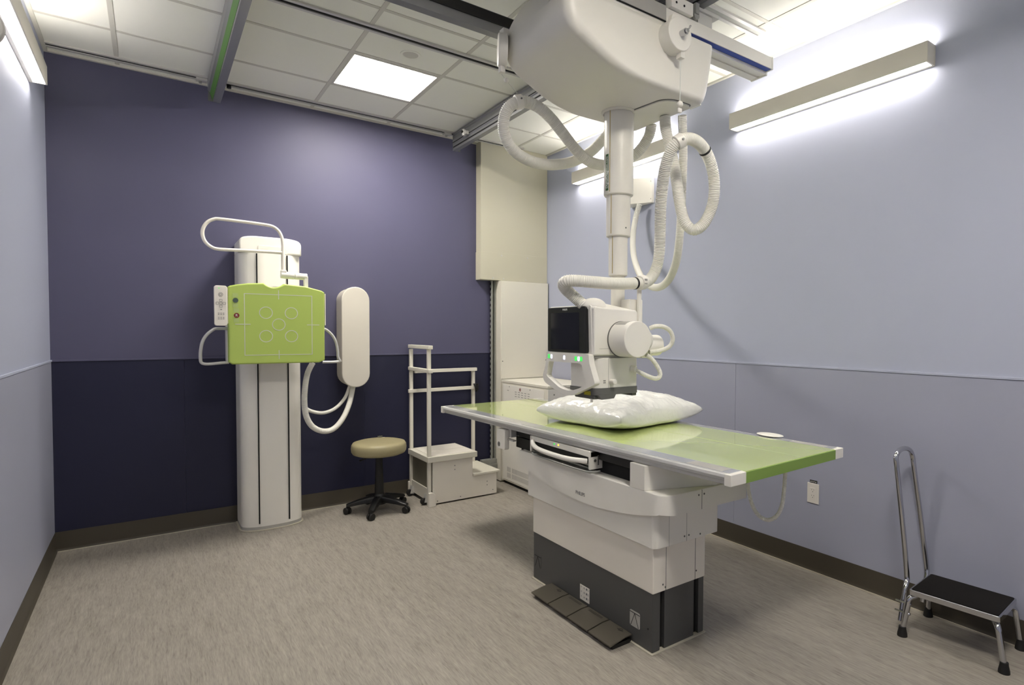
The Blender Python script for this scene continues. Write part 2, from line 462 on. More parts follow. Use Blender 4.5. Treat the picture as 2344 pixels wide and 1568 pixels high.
# ============================================================ OVERHEAD RAILS
def channel(y, x0, x1, label, ms=None):
    t = thing('ceiling_channel', label, 'channel', ((x0+x1)/2, y, H-.012), 'steel channels across the ceiling')
    s = MB().box(x0, y-.038, H-.012, x1, y-.016, H, .001).box(x0, y+.016, H-.012, x1, y+.038, H, .001)
    s.build('channel_flange', m_alu, t)
    MB().box(x0, y-.016, H-.006, x1, y+.016, H).build('channel_slot', ms or m_slot, t, False)
channel(4.785, LX+.02, RX-.30, 'steel channel with black slot along the ceiling edge above the purple wall')
channel(3.405, LX+.02, RX-.30, 'steel channel with black slot crossing the tiles beside the round speaker cover')
channel(2.11, LX+.02, RX-.30, 'bright steel ceiling channel above the end of the crane bridge on the right', m_steel)
channel(.72, LX+.02, RX-.30, 'steel ceiling channel above the viewer, nearest the front wall')

def long_rail(mirror, label):
    X = (lambda x: x) if not mirror else (lambda x: 2.522-x)
    y0, y1 = -.75, 4.765
    t = thing('overhead_rail', label, 'rail', (X(.365), (y0+y1)/2, 2.975), 'long overhead rails')
    prof = [(.330, 3.120), (.330, 3.05), (.343, 3.032), (.360, 2.985), (.362, 2.975), (.404, 2.975), (.404, 2.985), (.398, 2.990), (.398, 3.028), (.404, 3.034), (.404, 3.066), (.398, 3.072), (.398, 3.10), (.404, 3.104), (.404, 3.120)]
    MB().prism([(X(a), b_) for a, b_ in prof], 'Y', y0, y1).build('rail_profile', m_alud, t)
    # strip on the slanted flank
    st = [(.3445, 3.030), (.3424, 3.0293), (.3576, 2.9873), (.3597, 2.988)]
    MB().prism([(X(a), b_) for a, b_ in st], 'Y', y0, y1+.001).build('rail_stripe', m_stripe, t)
    MB().box(min(X(.404), X(.4055)), y0, 3.040, max(X(.404), X(.4055)), y1, 3.046).box(min(X(.398), X(.4)), y0, 3.0, max(X(.398), X(.4)), y1, 3.01).build('rail_groove', m_slot, t, False)
    MB().box(min(X(.332), X(.402)), y1, 2.978, max(X(.332), X(.402)), y1+.004, 3.118, .001).build('end_cap', m_midgrey, t)
    return t
long_rail(False, 'long overhead rail with green stripe, left one running above the purple wall')
long_rail(True, 'long overhead metal rail passing above the crane, right one')
# clamps holding the rails to the channels
for (x, y, l) in ((.300, 4.785, 'small metal clamp left of the green striped rail at the wall end'),
                  (2.075, 4.785, 'small metal clamp left of the right overhead rail at the wall end')):
    t = thing('rail_clamp', l, 'clamp', (x, y, H-.03), 'rail clamps on the ceiling channel')
    MB().box(x-.035, y-.03, H-.030, x+.03, y+.02, H-.012, .003).build('clamp_plate', m_alu, t)
    MB().cyl((x-.01, y-.005, H-.043), (x-.01, y-.005, H-.03), .010, seg=6).build('clamp_bolt', m_steel, t)
p = M(524, 199, 'Z', H-.02)
tag(MB().cyl((p.x, p.y, H), (p.x, p.y, H-.03), .014, seg=16).build('rubber_bumper', m_black), 'small black round bumper beside the wall end of the green striped rail', 'bumper')
t = thing('rail_stop', 'grey cast stop block bolted on the side of the right overhead rail', 'stop', (2.10, 4.47, 3.02))
MB().box(2.085, 4.44, 3.03, 2.117, 4.50, 3.06, .004).cyl((2.085, 4.47, 3.02), (2.085, 4.47, 3.07), .016, seg=16).build('stop_body', m_alu, t)
MB().cyl((2.066, 4.47, 3.05), (2.088, 4.47, 3.05), .012, seg=16).build('stop_buffer', m_black, t)

# ============================================================ BRIDGE
bx0, bx1, bxn = -.05, 2.785, 2.645
t = thing('crane_bridge', 'pale two-beam crane bridge with blue stripe reaching toward the right wall', 'bridge', ((bx0+bx1)/2, 2.3, 2.85))
nb = [(1.90, 2.866), (1.90, 2.806), (1.938, 2.806), (1.938, 2.790), (1.975, 2.790), (1.975, 2.796), (1.990, 2.796), (1.990, 2.790), (2.035, 2.790), (2.035, 2.866)]
bm_ = MB().prism(nb, 'X', bx0, bxn).build('near_beam', m_white, t)
MB().box(1.862, 1.904, 2.8045, bxn-.001, 1.936, 2.806).build('blue_stripe', m_blue, bm_, False)
fb = [(2.53, 2.942), (2.53, 2.845), (2.575, 2.845), (2.575, 2.879), (2.615, 2.879), (2.615, 2.942)]
fm = MB().prism(fb, 'X', bx0, bx1).build('far_beam', m_alud, t)
MB().box(bx0, 2.577, 2.8772, bx1-.001, 2.613, 2.879).build('blue_stripe', m_blue, fm, False)
MB().box(bx0, 2.522, 2.888, 2.70, 2.53, 2.936, .002).build('cable_belt', m_black, t)
MB().box(bxn, 1.898, 2.803, bxn+.012, 2.037, 2.870, .003).box(bxn, 1.936, 2.786, bxn+.012, 2.037, 2.804, .002).build('end_cap', m_white, t)
MB().box(bx1, 2.528, 2.842, bx1+.012, 2.617, 2.946, .003).build('end_cap', m_white, t)
for xx in (.365, 2.157):
    MB().box(xx-.09, 1.92, 2.943, xx+.09, 2.66, 2.958, .003).box(xx-.05, 1.93, 2.866, xx+.05, 2.02, 2.943, .002).build('trolley_plate', m_alu, t)
    for yy in (2.06, 2.55):
        MB().cyl((xx-.055, yy, 2.966), (xx-.045, yy, 2.966), .012, seg=20).build('trolley_wheel', m_steel, t)
MB().box(1.30, 1.892, 2.802, 1.86, 1.899, 2.868, .002).build('carriage_plate', m_grey, t)
MB().box(1.30, 1.893, 2.7985, 1.86, 1.8985, 2.8015).build('shadow_gap', m_slot, t, False)  # black strip painted in as the shade between plate and housing
q = MB().box(1.88, 1.880, 2.868, 2.02, 1.92, 2.925, .002).build('bracket', m_white, t)
for k in range(2): MB().cyl((1.91+.05*k, 1.878, 2.895), (1.91+.05*k, 1.881, 2.895), .005, seg=12).build('screw_hole', m_slot, q)
MB().cyl((2.05, 1.885, 2.885), (2.05, 1.905, 2.885), .018, seg=20).box(2.038, 1.88, 2.89, 2.062, 1.91, 2.94, .002).build('latch', m_steel, t)

# ============================================================ CRANE (housing, telescopic column, tube head)
CXX, CYY = 1.88, 2.24
crane = thing('ceiling_x_ray_crane', 'white ceiling hung x-ray crane with telescopic column, hoses and tube head', 'x-ray machine', (CXX, CYY, 1.05))
prof = [(1.40, 2.785), (1.330, 2.780), (1.315, 2.70), (1.350, 2.625), (1.62, 2.502), (2.128, 2.50), (2.155, 2.55), (2.195, 2.76), (2.195, 2.785)]
rp = roundpoly(prof, [0, .02, .04, .07, .16, .03, .03, .03, 0], 8)
hb = MB()
def loft(rows):
    b = bmesh.new(); R_ = [[b.verts.new((p[0], y, p[1])) for p in row] for y, row in rows]
    n = len(R_[0])
    for A, B in zip(R_, R_[1:]):
        for k in range(n): b.faces.new((A[k], A[(k+1) % n], B[(k+1) % n], B[k]))
    b.faces.new(R_[0][::-1]); b.faces.new(R_[-1]); bmesh.ops.recalc_face_normals(b, faces=b.faces)
    return b
# rounded in plan and at the lower edges: shrink the section towards its upper centre at both ends
rows = []
def shrink(row, s, t_):
    cxs = 1.77
    out = []
    for x, z in row:
        f = min(1, max(0, (2.785-z)/.12))
        out.append((cxs+(x-cxs)*(1-s/.43), z + t_*f if z < 2.78 else z))
    return out
rows = []
RND = .042
for k in range(9):
    a = PI/2*k/8
    rows.append((1.895+RND*(1-math.cos(a)), shrink(rp, RND*(1-math.sin(a)), .6*RND*(1-math.sin(a)))))
for k in range(9):
    a = PI/2*k/8
    rows.append((2.42-RND*(1-math.sin(a)), shrink(rp, RND*(1-math.cos(a)), .6*RND*(1-math.cos(a)))))
hb._merge(loft(rows))
hous = hb.build('housing', m_hous, crane, ang=75)
up_ = MB().prism(roundpoly([(1.335, 2.775), (1.365, 2.85), (1.43, 2.955), (1.46, 2.967), (2.10, 2.967), (2.14, 2.93), (2.16, 2.775)], [.0, .05, .02, .01, .02, .02, .0]), 'Y', 2.05, 2.418, .010)
up_.box(1.335, 1.900, 2.776, 1.86, 1.925, 2.800, .002).build('upper_housing', m_hous, crane)
# cover seam on the underside and the slightly lower cable outlet plate
pl = [(1.905, 2.20), (1.925, 1.99), (1.970, 1.952), (2.09, 1.950), (2.098, 2.36), (1.96, 2.36)]
MB().prism(roundpoly(pl, [.02, .04, .04, .03, .03, .03]), 'Z', 2.4925, 2.503, .003).build('cable_outlet_cover', m_hous, hous)
sm = [(1.900, 2.20), (1.920, 1.987), (1.969, 1.947), (2.094, 1.945), (2.102, 2.364), (1.955, 2.364)]
MB().prism(roundpoly(sm, [.02, .04, .04, .03, .03, .03]), 'Z', 2.4985, 2.505).build('cover_seam', m_midgrey, hous)
MB().lathe([(.088, 2.506), (.088, 2.498), (.082, 2.492), (.078, 2.492), (.076, 2.506)], (CXX, CYY, 0), 64).build('column_collar', m_hous, crane)
secs = [(2.51, 2.088, .0738), (2.10, 1.885, .0605), (1.90, 1.690, .0475), (1.70, 1.40, .0345)]
for i, (za, zb, r) in enumerate(secs):
    c_ = MB().lathe([(r-.006, zb), (r-.001, zb+.004), (r, zb+.010), (r, za-.001), (r-.002, za)], (CXX, CYY, 0), 64)
    cs = c_.build('column_section', m_hous, crane)
    if i < 3:
        # gold scale strip on the side turned to the viewer, left of centre
        d = Vector((-CXX, -CYY)).normalized(); ang = math.atan2(d.y, d.x) - math.radians(36)
        sxy = (CXX+math.cos(ang)*r, CYY+math.sin(ang)*r); tx = Vector((-math.sin(ang), math.cos(ang)))
        nn = Vector((math.cos(ang), math.sin(ang))); w_ = .0016
        P4 = [Vector(sxy)+tx*w_-nn*.002, Vector(sxy)-tx*w_-nn*.002, Vector(sxy)-tx*w_+nn*.0006, Vector(sxy)+tx*w_+nn*.0006]
        MB().prism([(p.x, p.y) for p in P4], 'Z', zb+.012, za-.012).build('scale_strip', m_gold, cs)
        if i == 0:
            # green label with lettering wrapped on the tube
            def wrap(mb, ang0, rr):
                for v in mb.bm.verts:   # v: x along circumference, y height, z out
                    a = ang0 + v.co.x/rr; q = rr+v.co.z; v.co = Vector((CXX+q*math.cos(a), CYY+q*math.sin(a), v.co.y))
                return mb
            la = ang - .0185/r
            g = bmesh.new(); bmesh.ops.create_grid(g, x_segments=10, y_segments=2, size=.5)
            for v in g.verts: v.co = Vector((v.co.x*.021, v.co.y*.178, .0004))
            mb = MB(); mb._merge(g)
            geo = bmesh.ops.extrude_face_region(mb.bm, geom=list(mb.bm.faces))
            for v in [e for e in geo['geom'] if isinstance(e, bmesh.types.BMVert)]: v.co.z += .0005
            bmesh.ops.translate(mb.bm, vec=(0, 2.196, 0), verts=mb.bm.verts)
            lb = wrap(mb, la, r).build('product_label', m_dgreen, cs)
            tm = text_mesh('DigitalDiagnost.com', .0205, .0003, .0002)
            tm.xf(Matrix.Rotation(PI/2, 4, 'Z'))
            for v in tm.bm.verts: v.co = Vector((v.co.x, v.co.y*.93+2.196, v.co.z+.0013))
            wrap(tm, la, r).build('label_lettering', m_lw, lb)
    if i == 1:
        a2 = math.atan2(-CYY, -CXX)+math.radians(38)
        MB().cyl((CXX+math.cos(a2)*(r-.002), CYY+math.sin(a2)*(r-.002), 1.925), (CXX+math.cos(a2)*(r+.001), CYY+math.sin(a2)*(r+.001), 1.925), .004, seg=12).build('screw', m_midgrey, cs)

# carriage block beside the column foot, behind the head
MB().box(1.872, 2.14, 1.40, 1.958, 2.212, 1.572, .004).build('carriage_block', m_white, crane)
# head body
HX0, HX1, HY0, HY1 = 1.612, 1.880, 2.085, 2.38
body = MB()
body.prism(roundpoly([(HX0, 1.302), (HX1-.004, 1.302), (HX1, 1.33), (HX1-.004, 1.516), (1.66, 1.524), (HX0, 1.530)], [.01, .02, .02, .015, .03, .015]), 'Y', HY0, HY1, .008)
hl_ = bmesh.new()
for p_ in ((1.660, 2.092, 1.500), (1.874, 2.092, 1.500), (1.662, 2.092, 1.522), (1.872, 2.092, 1.514), (1.690, 2.175, 1.556), (1.868, 2.175, 1.524), (1.69, 2.30, 1.556), (1.868, 2.30, 1.524), (1.66, 2.30, 1.500), (1.874, 2.30, 1.500)): hl_.verts.new(p_)
bmesh.ops.convex_hull(hl_, input=hl_.verts)
bmesh.ops.recalc_face_normals(hl_, faces=hl_.faces); bmesh.ops.dissolve_limit(hl_, angle_limit=.02, verts=hl_.verts, edges=hl_.edges)
bmesh.ops.bevel(hl_, geom=list(hl_.edges), offset=.004, segments=2, affect='EDGES')
body._merge(hl_)
head = body.build('head_body', m_white, crane)
MB().box(HX0+.03, HY0-.0006, 1.3335, HX1-.01, HY0+.003, 1.335).build('body_seam', m_grey, head, False)
MB().box(HX0+.01, HY0+.01, 1.290, HX1+.035, HY1-.02, 1.303, .002).build('swivel_plate', m_grey, crane)
MB().box(HX1+.02, HY0+.012, 1.288, HX1+.036, HY0+.03, 1.301, .001).build('plate_end', m_midgrey, crane)
# hose socket dome on the head
MB().cyl((1.67, 2.17, 1.512), (1.862, 2.20, 1.502), .050, .014, seg=40).sphere((1.66, 2.155, 1.530), .058, (1.1, 1.0, .70)).build('hose_socket', m_white, crane)
# x-ray tube drum
TC = M(1461, 777, 'Y', 1.965)
drum = MB().cyl((TC.x, HY0-.004, TC.z), (TC.x, 1.965, TC.z), .083, seg=64, bev=.004).build('tube_drum', m_white, crane)
MB().cyl((TC.x, HY0+.002, TC.z), (TC.x, HY0-.006, TC.z), .0845, seg=64).build('drum_joint', m_midgrey, crane)
g = bmesh.new()
rows_ = []
for i in range(9):
    a = math.radians(128-38*i/8)
    for rr in (.0832, .0838):
        pass
mbp = MB(); bq = bmesh.new(); RW = []
for i in range(9):
    a = math.radians(126-32*i/8)
    RW.append([bq.verts.new((TC.x+rr*math.cos(a), yy, TC.z+rr*math.sin(a))) for rr, yy in ((.0828, 2.072), (.0836, 2.072), (.0836, 2.0), (.0828, 2.0))])
for A, B in zip(RW, RW[1:]):
    for j in range(4): bq.faces.new((A[j], A[(j+1) % 4], B[(j+1) % 4], B[j]))
bq.faces.new(RW[0]); bq.faces.new(RW[-1][::-1]); bmesh.ops.recalc_face_normals(bq, faces=bq.faces)
mbp._merge(bq); rl = mbp.build('rating_label', m_grey, drum)
# bulb and side cylinder on the right of the drum
MB().sphere((TC.x+.075, 2.055, TC.z-.004), .072, (1.15, .9, .9), 40).build('drum_bulge', m_white, crane)
ca = M(1492, 790, 'Y', 2.10); cb2 = M(1516, 785, 'Y', 2.08)
MB().cyl((1.85, 2.13, 1.346), (2.040, 2.11, 1.346), .053, .052, seg=48, bev=.012).build('cable_terminal', m_white, crane)
MB().cyl((1.84, 2.13, 1.322), (1.985, 2.115, 1.318), .035, seg=40, bev=.006).build('rotation_joint', m_white, crane)
# collimator
KX0, KX1, KY0, KY1 = 1.622, 1.886, 2.09, 2.285
cp = roundpoly([(KX0, KY0+.02), (KX0+.045, KY0), (KX1-.01, KY0), (KX1, KY0+.012), (KX1, KY1), (KX0, KY1)], [.03, .035, .01, .01, .01, .01])
coll = MB().prism(cp, 'Z', 1.150, 1.290, .003).build('collimator', m_white, crane)
MB().prism([(1.700, KY0-.0005), (1.7015, KY0-.0005), (1.7015, KY0+.002), (1.700, KY0+.002)], 'Z', 1.15, 1.288).build('collimator_seam', m_grey, coll)
cpb = roundpoly([(KX0-.003, KY0+.018), (KX0+.044, KY0-.003), (KX1-.008, KY0-.003), (KX1+.003, KY0+.010), (KX1+.003, KY1+.003), (KX0-.003, KY1+.003)], [.03, .035, .01, .01, .01, .01])
band = MB().prism(cpb, 'Z', 1.118, 1.151, .002)
band.box(KX0+.01, KY0+.02, 1.098, KX0+.115, KY1-.02, 1.119, .006).box(KX1-.03, KY0+.01, 1.104, KX1, KY1-.02, 1.119, .004)
band.prism([(KX0+.02, 1.12), (KX0+.125, 1.12), (KX0+.112, 1.100), (KX0+.04, 1.098)], 'Y', KY0-.002, KY0+.03)
band.build('collimator_base', m_midgrey, crane)
kp = M(1398, 873, 'Y', KY0)
MB().cyl((kp.x, KY0, kp.z), (kp.x, KY0-.034, kp.z), .0125, seg=28, bev=.004).build('collimator_knob', m_white, coll)
for dx in (-.036, -.030):
    for dz in (.004, -.004): pass
ic = MB()
for dx in (-.040, -.033):
    for dz in (0.0045, -0.0045): ic.box(kp.x+dx-.0016, KY0-.0006, kp.z+dz-.003, kp.x+dx+.0016, KY0+.001, kp.z+dz+.003)
ic.build('icon_print', m_midgrey, coll, False)
# yellow warning label on the chamfered corner side
wl = M(1344, 900, 'X', KX0-.004)
wa, wc_ = M(1337, 894, 'X', KX0-.004), M(1351, 905, 'X', KX0-.004)
wb = MB().box(KX0-.0045, wc_.y, wc_.z, KX0-.0025, wa.y, wa.z).build('warning_label', m_yel, crane, False)
fr_ = MB(); e_ = .002
y0_, y1_, z0_, z1_ = wc_.y+e_, wa.y-e_, wc_.z+e_, wa.z-e_
for a_, b_, c_, d_ in ((y0_, z0_, y1_, z0_+.0015), (y0_, z1_-.0015, y1_, z1_), (y0_, z0_+.0015, y0_+.0015, z1_-.0015), (y1_-.0015, z0_+.0015, y1_, z1_-.0015)): fr_.box(KX0-.0052, a_, b_, KX0-.0044, c_, d_)
for k in range(3): fr_.box(KX0-.0052, y0_+.005, z0_+.005+.0042*k, KX0-.0044, y1_-.005, z0_+.006+.0042*k)
fr_.build('label_border', m_black, wb, False)
MB().cyl((KX0+.012, 2.13, 1.085), (KX0+.012, 2.13, 1.10), .006, seg=12).build('tape_pull', m_white, crane)
# monitor, its frame and hand grip; plane facing the left wall, slightly turned
SX = 1.592
def S(px, py): q = M(px, py, 'X', SX); return (q.y, q.z)
mo = MB().prism(roundpoly([S(1254.5, 705), S(1339, 700.5), S(1341, 809), S(1254, 804)], .012), 'X', SX, SX+.022, .003).build('monitor_bezel', m_black, crane)
MB().prism([S(1261, 717), S(1325.5, 715), S(1325.5, 802), S(1261, 798.5)], 'X', SX-.0008, SX+.001).build('monitor_screen', m_screen, mo)
tm = text_mesh('PHILIPS', .0125, .0004, .0003)
c_ = M(1293, 709, 'X', SX-.001)
tm.xf(facing(c_, (0, -1, 0), (0, 0, 1))).build('monitor_lettering', m_lw, mo)
# rear frame behind bezel and grip (a ring shaped outline)
outer = [S(1252, 702), S(1346, 697), S(1349, 815), S(1350, 832), S(1363, 880), S(1343, 893), S(1310, 906), S(1288, 904), S(1250, 876), S(1243.5, 862), S(1251, 830), S(1253, 806)]
inner_ = [S(1258, 826), S(1328, 831.5), S(1333, 836), S(1344, 879), S(1328, 889), S(1305, 895), S(1283, 888), S(1255, 862), S(1252.5, 857)]
def ring_prism(mb, out, inn, x0, x1, N=96):
    # band between two loops, matched by rays from the middle of the hole
    cy0 = sum(p[0] for p in inn)/len(inn); cz0 = sum(p[1] for p in inn)/len(inn)
    def hit(loop, a):
        dx, dz = math.cos(a), math.sin(a); best = None
        for i in range(len(loop)):
            ax_, az_ = loop[i][0]-cy0, loop[i][1]-cz0; bx_, bz_ = loop[(i+1) % len(loop)][0]-cy0, loop[(i+1) % len(loop)][1]-cz0
            ex, ez = bx_-ax_, bz_-az_; den = dx*ez-dz*ex
            if abs(den) < 1e-12: continue
            t = (ax_*ez-az_*ex)/den; u = (ax_*dz-az_*dx)/den
            if t > 0 and -1e-6 <= u <= 1+1e-6 and (best is None or t > best): best = t
        return (cy0+dx*best, cz0+dz*best)
    b = bmesh.new(); V = []
    angs = sorted([2*PI*k/N for k in range(N)]+[math.atan2(p[1]-cz0, p[0]-cy0) % (2*PI) for p in list(out)+list(inn)])
    angs = [q for i, q in enumerate(angs) if i == 0 or q-angs[i-1] > 1e-4]
    for a in angs:
        o_, i_ = hit(out, a), hit(inn, a)
        V.append([b.verts.new((x0, o_[0], o_[1])), b.verts.new((x0, i_[0], i_[1])), b.verts.new((x1, i_[0], i_[1])), b.verts.new((x1, o_[0], o_[1]))])
    for A, B in zip(V, V[1:]+V[:1]):
        for j in range(4): b.faces.new((A[j], A[(j+1) % 4], B[(j+1) % 4], B[j]))
    bmesh.ops.recalc_face_normals(b, faces=b.faces)
    return mb._merge(b)
low_o = roundpoly([S(1253, 805), S(1341, 809.5), S(1349, 812), S(1350.5, 832), S(1364, 880), S(1337, 893), S(1310, 906), S(1286, 902), S(1248, 874), S(1243.5, 862), S(1251, 830)], [.002, .002, .005, .01, .015, .03, .03, .03, .02, .015, .01], 5)
low_i = roundpoly(inner_, [.01, .008, .008, .02, .03, .03, .03, .012, .01], 5)
gr = ring_prism(MB(), low_o, low_i, SX-.004, SX+.026).build('hand_grip', m_white, crane, ang=40)
MB().prism(roundpoly([S(1251.5, 703), S(1345, 697.5), S(1349, 812), S(1252.5, 806)], .012), 'X', SX+.018, SX+.034, .003).build('monitor_frame', m_white, crane)
for px, mt, sym in ((1256.5, m_ledg, 0), (1262.5, m_ledw, 0), (1291.5, m_ledw, 1), (1318, m_ledg, 1), (1324.5, m_ledw, 0), (1330.5, m_ledg, 1)):
    yy = 813.5 + (px-1254)*.09
    c_ = M(px, yy+1.5, 'X', SX-.004); w2, h2 = .0085, .0105
    bt = ring_prism(MB(), rrect(c_.y-w2, c_.z-h2, c_.y+w2, c_.z+h2, .006), rrect(c_.y-w2*.55, c_.z-h2*.62, c_.y+w2*.55, c_.z+h2*.62, .003), SX-.0050, SX-.0038)
    if sym: bt.box(SX-.0050, c_.y-.002, c_.z-.004, SX-.0038, c_.y+.002, c_.z+.004)
    else: bt.box(SX-.0050, c_.y-.0035, c_.z-.0012, SX-.0038, c_.y+.0035, c_.z+.0012)
    bt.build('lit_button', mt, gr, False)

# ---- hoses of the crane
def path(l): return [M(px, py, ax, v) for px, py, ax, v in l]
Y = 'Y'
h1 = [(1336, 699, Y, 2.17), (1322, 686, Y, 2.19), (1306, 672, Y, 2.205), (1294, 660, Y, 2.205), (1290, 650, Y, 2.19), (1300, 643, Y, 2.165), (1325, 643, Y, 2.14), (1360, 646, Y, 2.11), (1400, 649, Y, 2.10), (1440, 649, Y, 2.10), (1468, 647, Y, 2.11),
      (1486, 641, Y, 2.12), (1500, 620, Y, 2.12), (1508, 590, Y, 2.11), (1511, 540, Y, 2.08), (1512, 480, Y, 2.04), (1516, 430, Y, 2.0), (1524, 380, Y, 1.95), (1537, 343, Y, 1.91), (1556, 323, Y, 1.88),
      (1580, 318, Y, 1.87), (1603, 331, Y, 1.87), (1622, 361, Y, 1.88), (1633, 400, Y, 1.89), (1635, 440, Y, 1.90), (1629, 475, Y, 1.92), (1615, 506, Y, 1.94), (1599, 523, Y, 1.96), (1583, 525, Y, 1.985), (1567, 507, Y, 2.01), (1558, 475, Y, 2.03), (1551, 430, Y, 2.05), (1543, 380, Y, 2.08), (1532, 330, Y, 2.10), (1524, 295, Y, 2.11), (1522, 268, Y, 2.115)]
hp = path(h1)
main = ribbed(MB(), hp, .0285).build('cable_hose', m_hose, crane, ang=80)
h3 = [(1491, 284, Y, 2.26), (1486, 310, Y, 2.29), (1470, 337, Y, 2.33), (1447, 359, Y, 2.38), (1415, 374, Y, 2.42), (1383, 378, Y, 2.44), (1350, 370, Y, 2.44), (1320, 345, Y, 2.44), (1290, 307, Y, 2.43), (1262, 272, Y, 2.42), (1236, 248, Y, 2.42), (1210, 235, Y, 2.43), (1184, 234, Y, 2.44),
      (1165, 246, Y, 2.46), (1154, 270, Y, 2.48), (1154, 303, Y, 2.50), (1168, 335, Y, 2.52), (1195, 359, Y, 2.54), (1228, 373, Y, 2.55), (1268, 377, Y, 2.56), (1310, 370, Y, 2.56), (1350, 349, Y, 2.55), (1380, 320, Y, 2.52), (1398, 298, Y, 2.49), (1404, 292, Y, 2.46)]
lh = path(h3); lh.append(Vector((lh[-1].x+.0, 2.385, 2.52)))
ribbed(MB(), lh, .0285).build('cable_hose', m_hose, crane, ang=80)
def clampring(c, d, r, L, m_, name, par, stud=True):
    d = Vector(d).normalized(); c = Vector(c)
    b = MB().cyl(c-d*L/2, c+d*L/2, r, seg=32, bev=.003)
    return b.build(name, m_, par)
def nearest_dir(pts, c):
    q = bez(pts, .01); i = min(range(len(q)), key=lambda k: (q[k]-Vector(c)).length); i = max(1, min(len(q)-2, i))
    return q[i], (q[i+1]-q[i-1]).normalized()
# clamps
c0, d0 = nearest_dir(hp, M(1468, 647, Y, 2.11)); k = clampring(c0, d0, .036, .038, m_white, 'hose_clamp', crane)
MB().box(c0.x-.012, c0.y-.038, c0.z-.010, c0.x+.004, c0.y-.034, c0.z-.004).box(c0.x-.012, c0.y-.038, c0.z+.006, c0.x+.004, c0.y-.034, c0.z+.016).build('clamp_slot', m_grey, k, False)
c1, d1 = nearest_dir(hp, M(1453, 648, Y, 2.10)); clampring(c1, d1, .0300, .011, m_black, 'hose_band', crane)
MB().cyl((c0.x, c0.y+.015, c0.z-.03), (c0.x-.002, c0.y+.02, 1.39), .0115, seg=20).build('hose_support_rod', m_white, crane)
c2, d2 = nearest_dir(hp, M(1557, 323, Y, 1.88)); k = clampring(c2, d2, .034, .036, m_white, 'hose_clamp', crane)
MB().cyl((c2.x-.01, c2.y-.037, c2.z), (c2.x-.01, c2.y-.031, c2.z), .005, seg=12).build('clamp_screw', m_steel, k)
c3, d3 = nearest_dir(hp, M(1614, 342, Y, 1.875)); clampring(c3, d3, .0300, .009, m_black, 'hose_band', crane)
c4, d4 = nearest_dir(lh, M(1186, 233, Y, 2.44)); k = clampring(c4, d4, .034, .034, m_white, 'hose_clamp', crane)
MB().cyl((c4.x-.005, c4.y-.038, c4.z+.005), (c4.x-.005, c4.y-.031, c4.z+.005), .004, seg=12).build('clamp_screw', m_midgrey, k)
# small loops at the head
s1 = [(1487, 752, Y, 2.05), (1500, 747, Y, 2.03), (1518, 748, Y, 2.02), (1533, 757, Y, 2.02), (1540, 774, Y, 2.02), (1535, 790, Y, 2.03), (1520, 800, Y, 2.04), (1502, 804, Y, 2.05), (1486, 806, Y, 2.06)]
ribbed(MB(), path(s1), .0112, .006).build('small_hose', m_hose, crane, ang=80)
s2 = [(1479, 812, Y, 2.06), (1492, 822, Y, 2.05), (1504, 838, Y, 2.04), (1511, 854, Y, 2.03), (1508, 864, Y, 2.03), (1497, 866, Y, 2.04), (1478, 859, Y, 2.05), (1460, 850, Y, 2.07), (1446, 843, Y, 2.095)]
ribbed(MB(), path(s2), .0112, .006).build('small_hose', m_hose, crane, ang=80)
c_ = M(1446, 843, Y, KY0); MB().cyl((c_.x, KY0+.004, c_.z), (c_.x+.012, KY0-.018, c_.z-.003), .016, seg=24, bev=.002).build('hose_socket_ring', m_white, coll)
# spring balancers
bc = M(1558, 77, Y, 1.83)
bl = MB().cyl((bc.x, 1.83, bc.z), (bc.x, 1.925, bc.z), .072, seg=56, bev=.004)
bl.prism(roundpoly([(bc.x-.045, bc.z+.078), (bc.x+.01, bc.z+.078), (bc.x+.02, bc.z+.02), (bc.x-.06, bc.z+.02)], .012), 'Y', 1.835, 1.86, .002)
bl.box(bc.x+.012, 1.838, bc.z-.095, bc.x+.038, 1.868, bc.z-.06, .003)
bal = bl.build('spring_balancer', m_white, crane)
MB().cyl((bc.x+.004, 1.80, bc.z), (bc.x+.004, 1.832, bc.z), .014, seg=20).cyl((bc.x+.004, 1.79, bc.z), (bc.x+.004, 1.80, bc.z), .009, seg=16).build('balancer_shaft', m_chrome, bal)
MB().sweep(bez([(bc.x+.004, 1.80, bc.z), (bc.x+.025, 1.80, bc.z+.018), (bc.x+.034, 1.80, bc.z+.033), (bc.x+.026, 1.80, bc.z+.030), (bc.x+.018, 1.80, bc.z+.012)], .003), .0016, 8).build('split_pin', m_steel, bal)
st0 = Vector((bc.x+.025, 1.853, bc.z-.095)); st1 = Vector((c2.x, c2.y, c2.z+.034))
bp = st0.lerp(st1, .60)
co = MB().sweep([st0, bp, st1], .0016, 8).build('balancer_cord', m_lw, crane)
MB().sphere(bp, .0145, seg=20).build('cord_ball', m_white, co)
MB().box(bp.x-.011, bp.y-.004, bp.z-.038, bp.x+.011, bp.y+.004, bp.z-.018, .002).build('cord_tag', m_white, co)
MB().cyl((st1.x, st1.y, st1.z-.004), (st1.x, st1.y, st1.z+.030), .004, seg=10).build('cord_hook', m_steel, co)
b2 = MB().cyl((1.288, 2.400, 2.700), (1.326, 2.383, 2.700), .072, seg=56, bev=.006)
b2.box(1.295, 2.385, 2.60, 1.320, 2.41, 2.64, .003).box(1.295, 2.36, 2.76, 1.325, 2.40, 2.79, .003)
b2 = b2.build('spring_balancer', m_white, crane)
q = M(1158, 155, Y, 2.43); q2 = Vector((c4.x, c4.y, c4.z+.032)); q = Vector((1.312, 2.41, 2.60))
co = MB().sweep([q, q.lerp(q2, .4), q2], .0016, 8).build('balancer_cord', m_lw, crane)
qq = q.lerp(q2, .28); MB().sphere(qq, .012, seg=16).build('cord_ball', m_white, co)
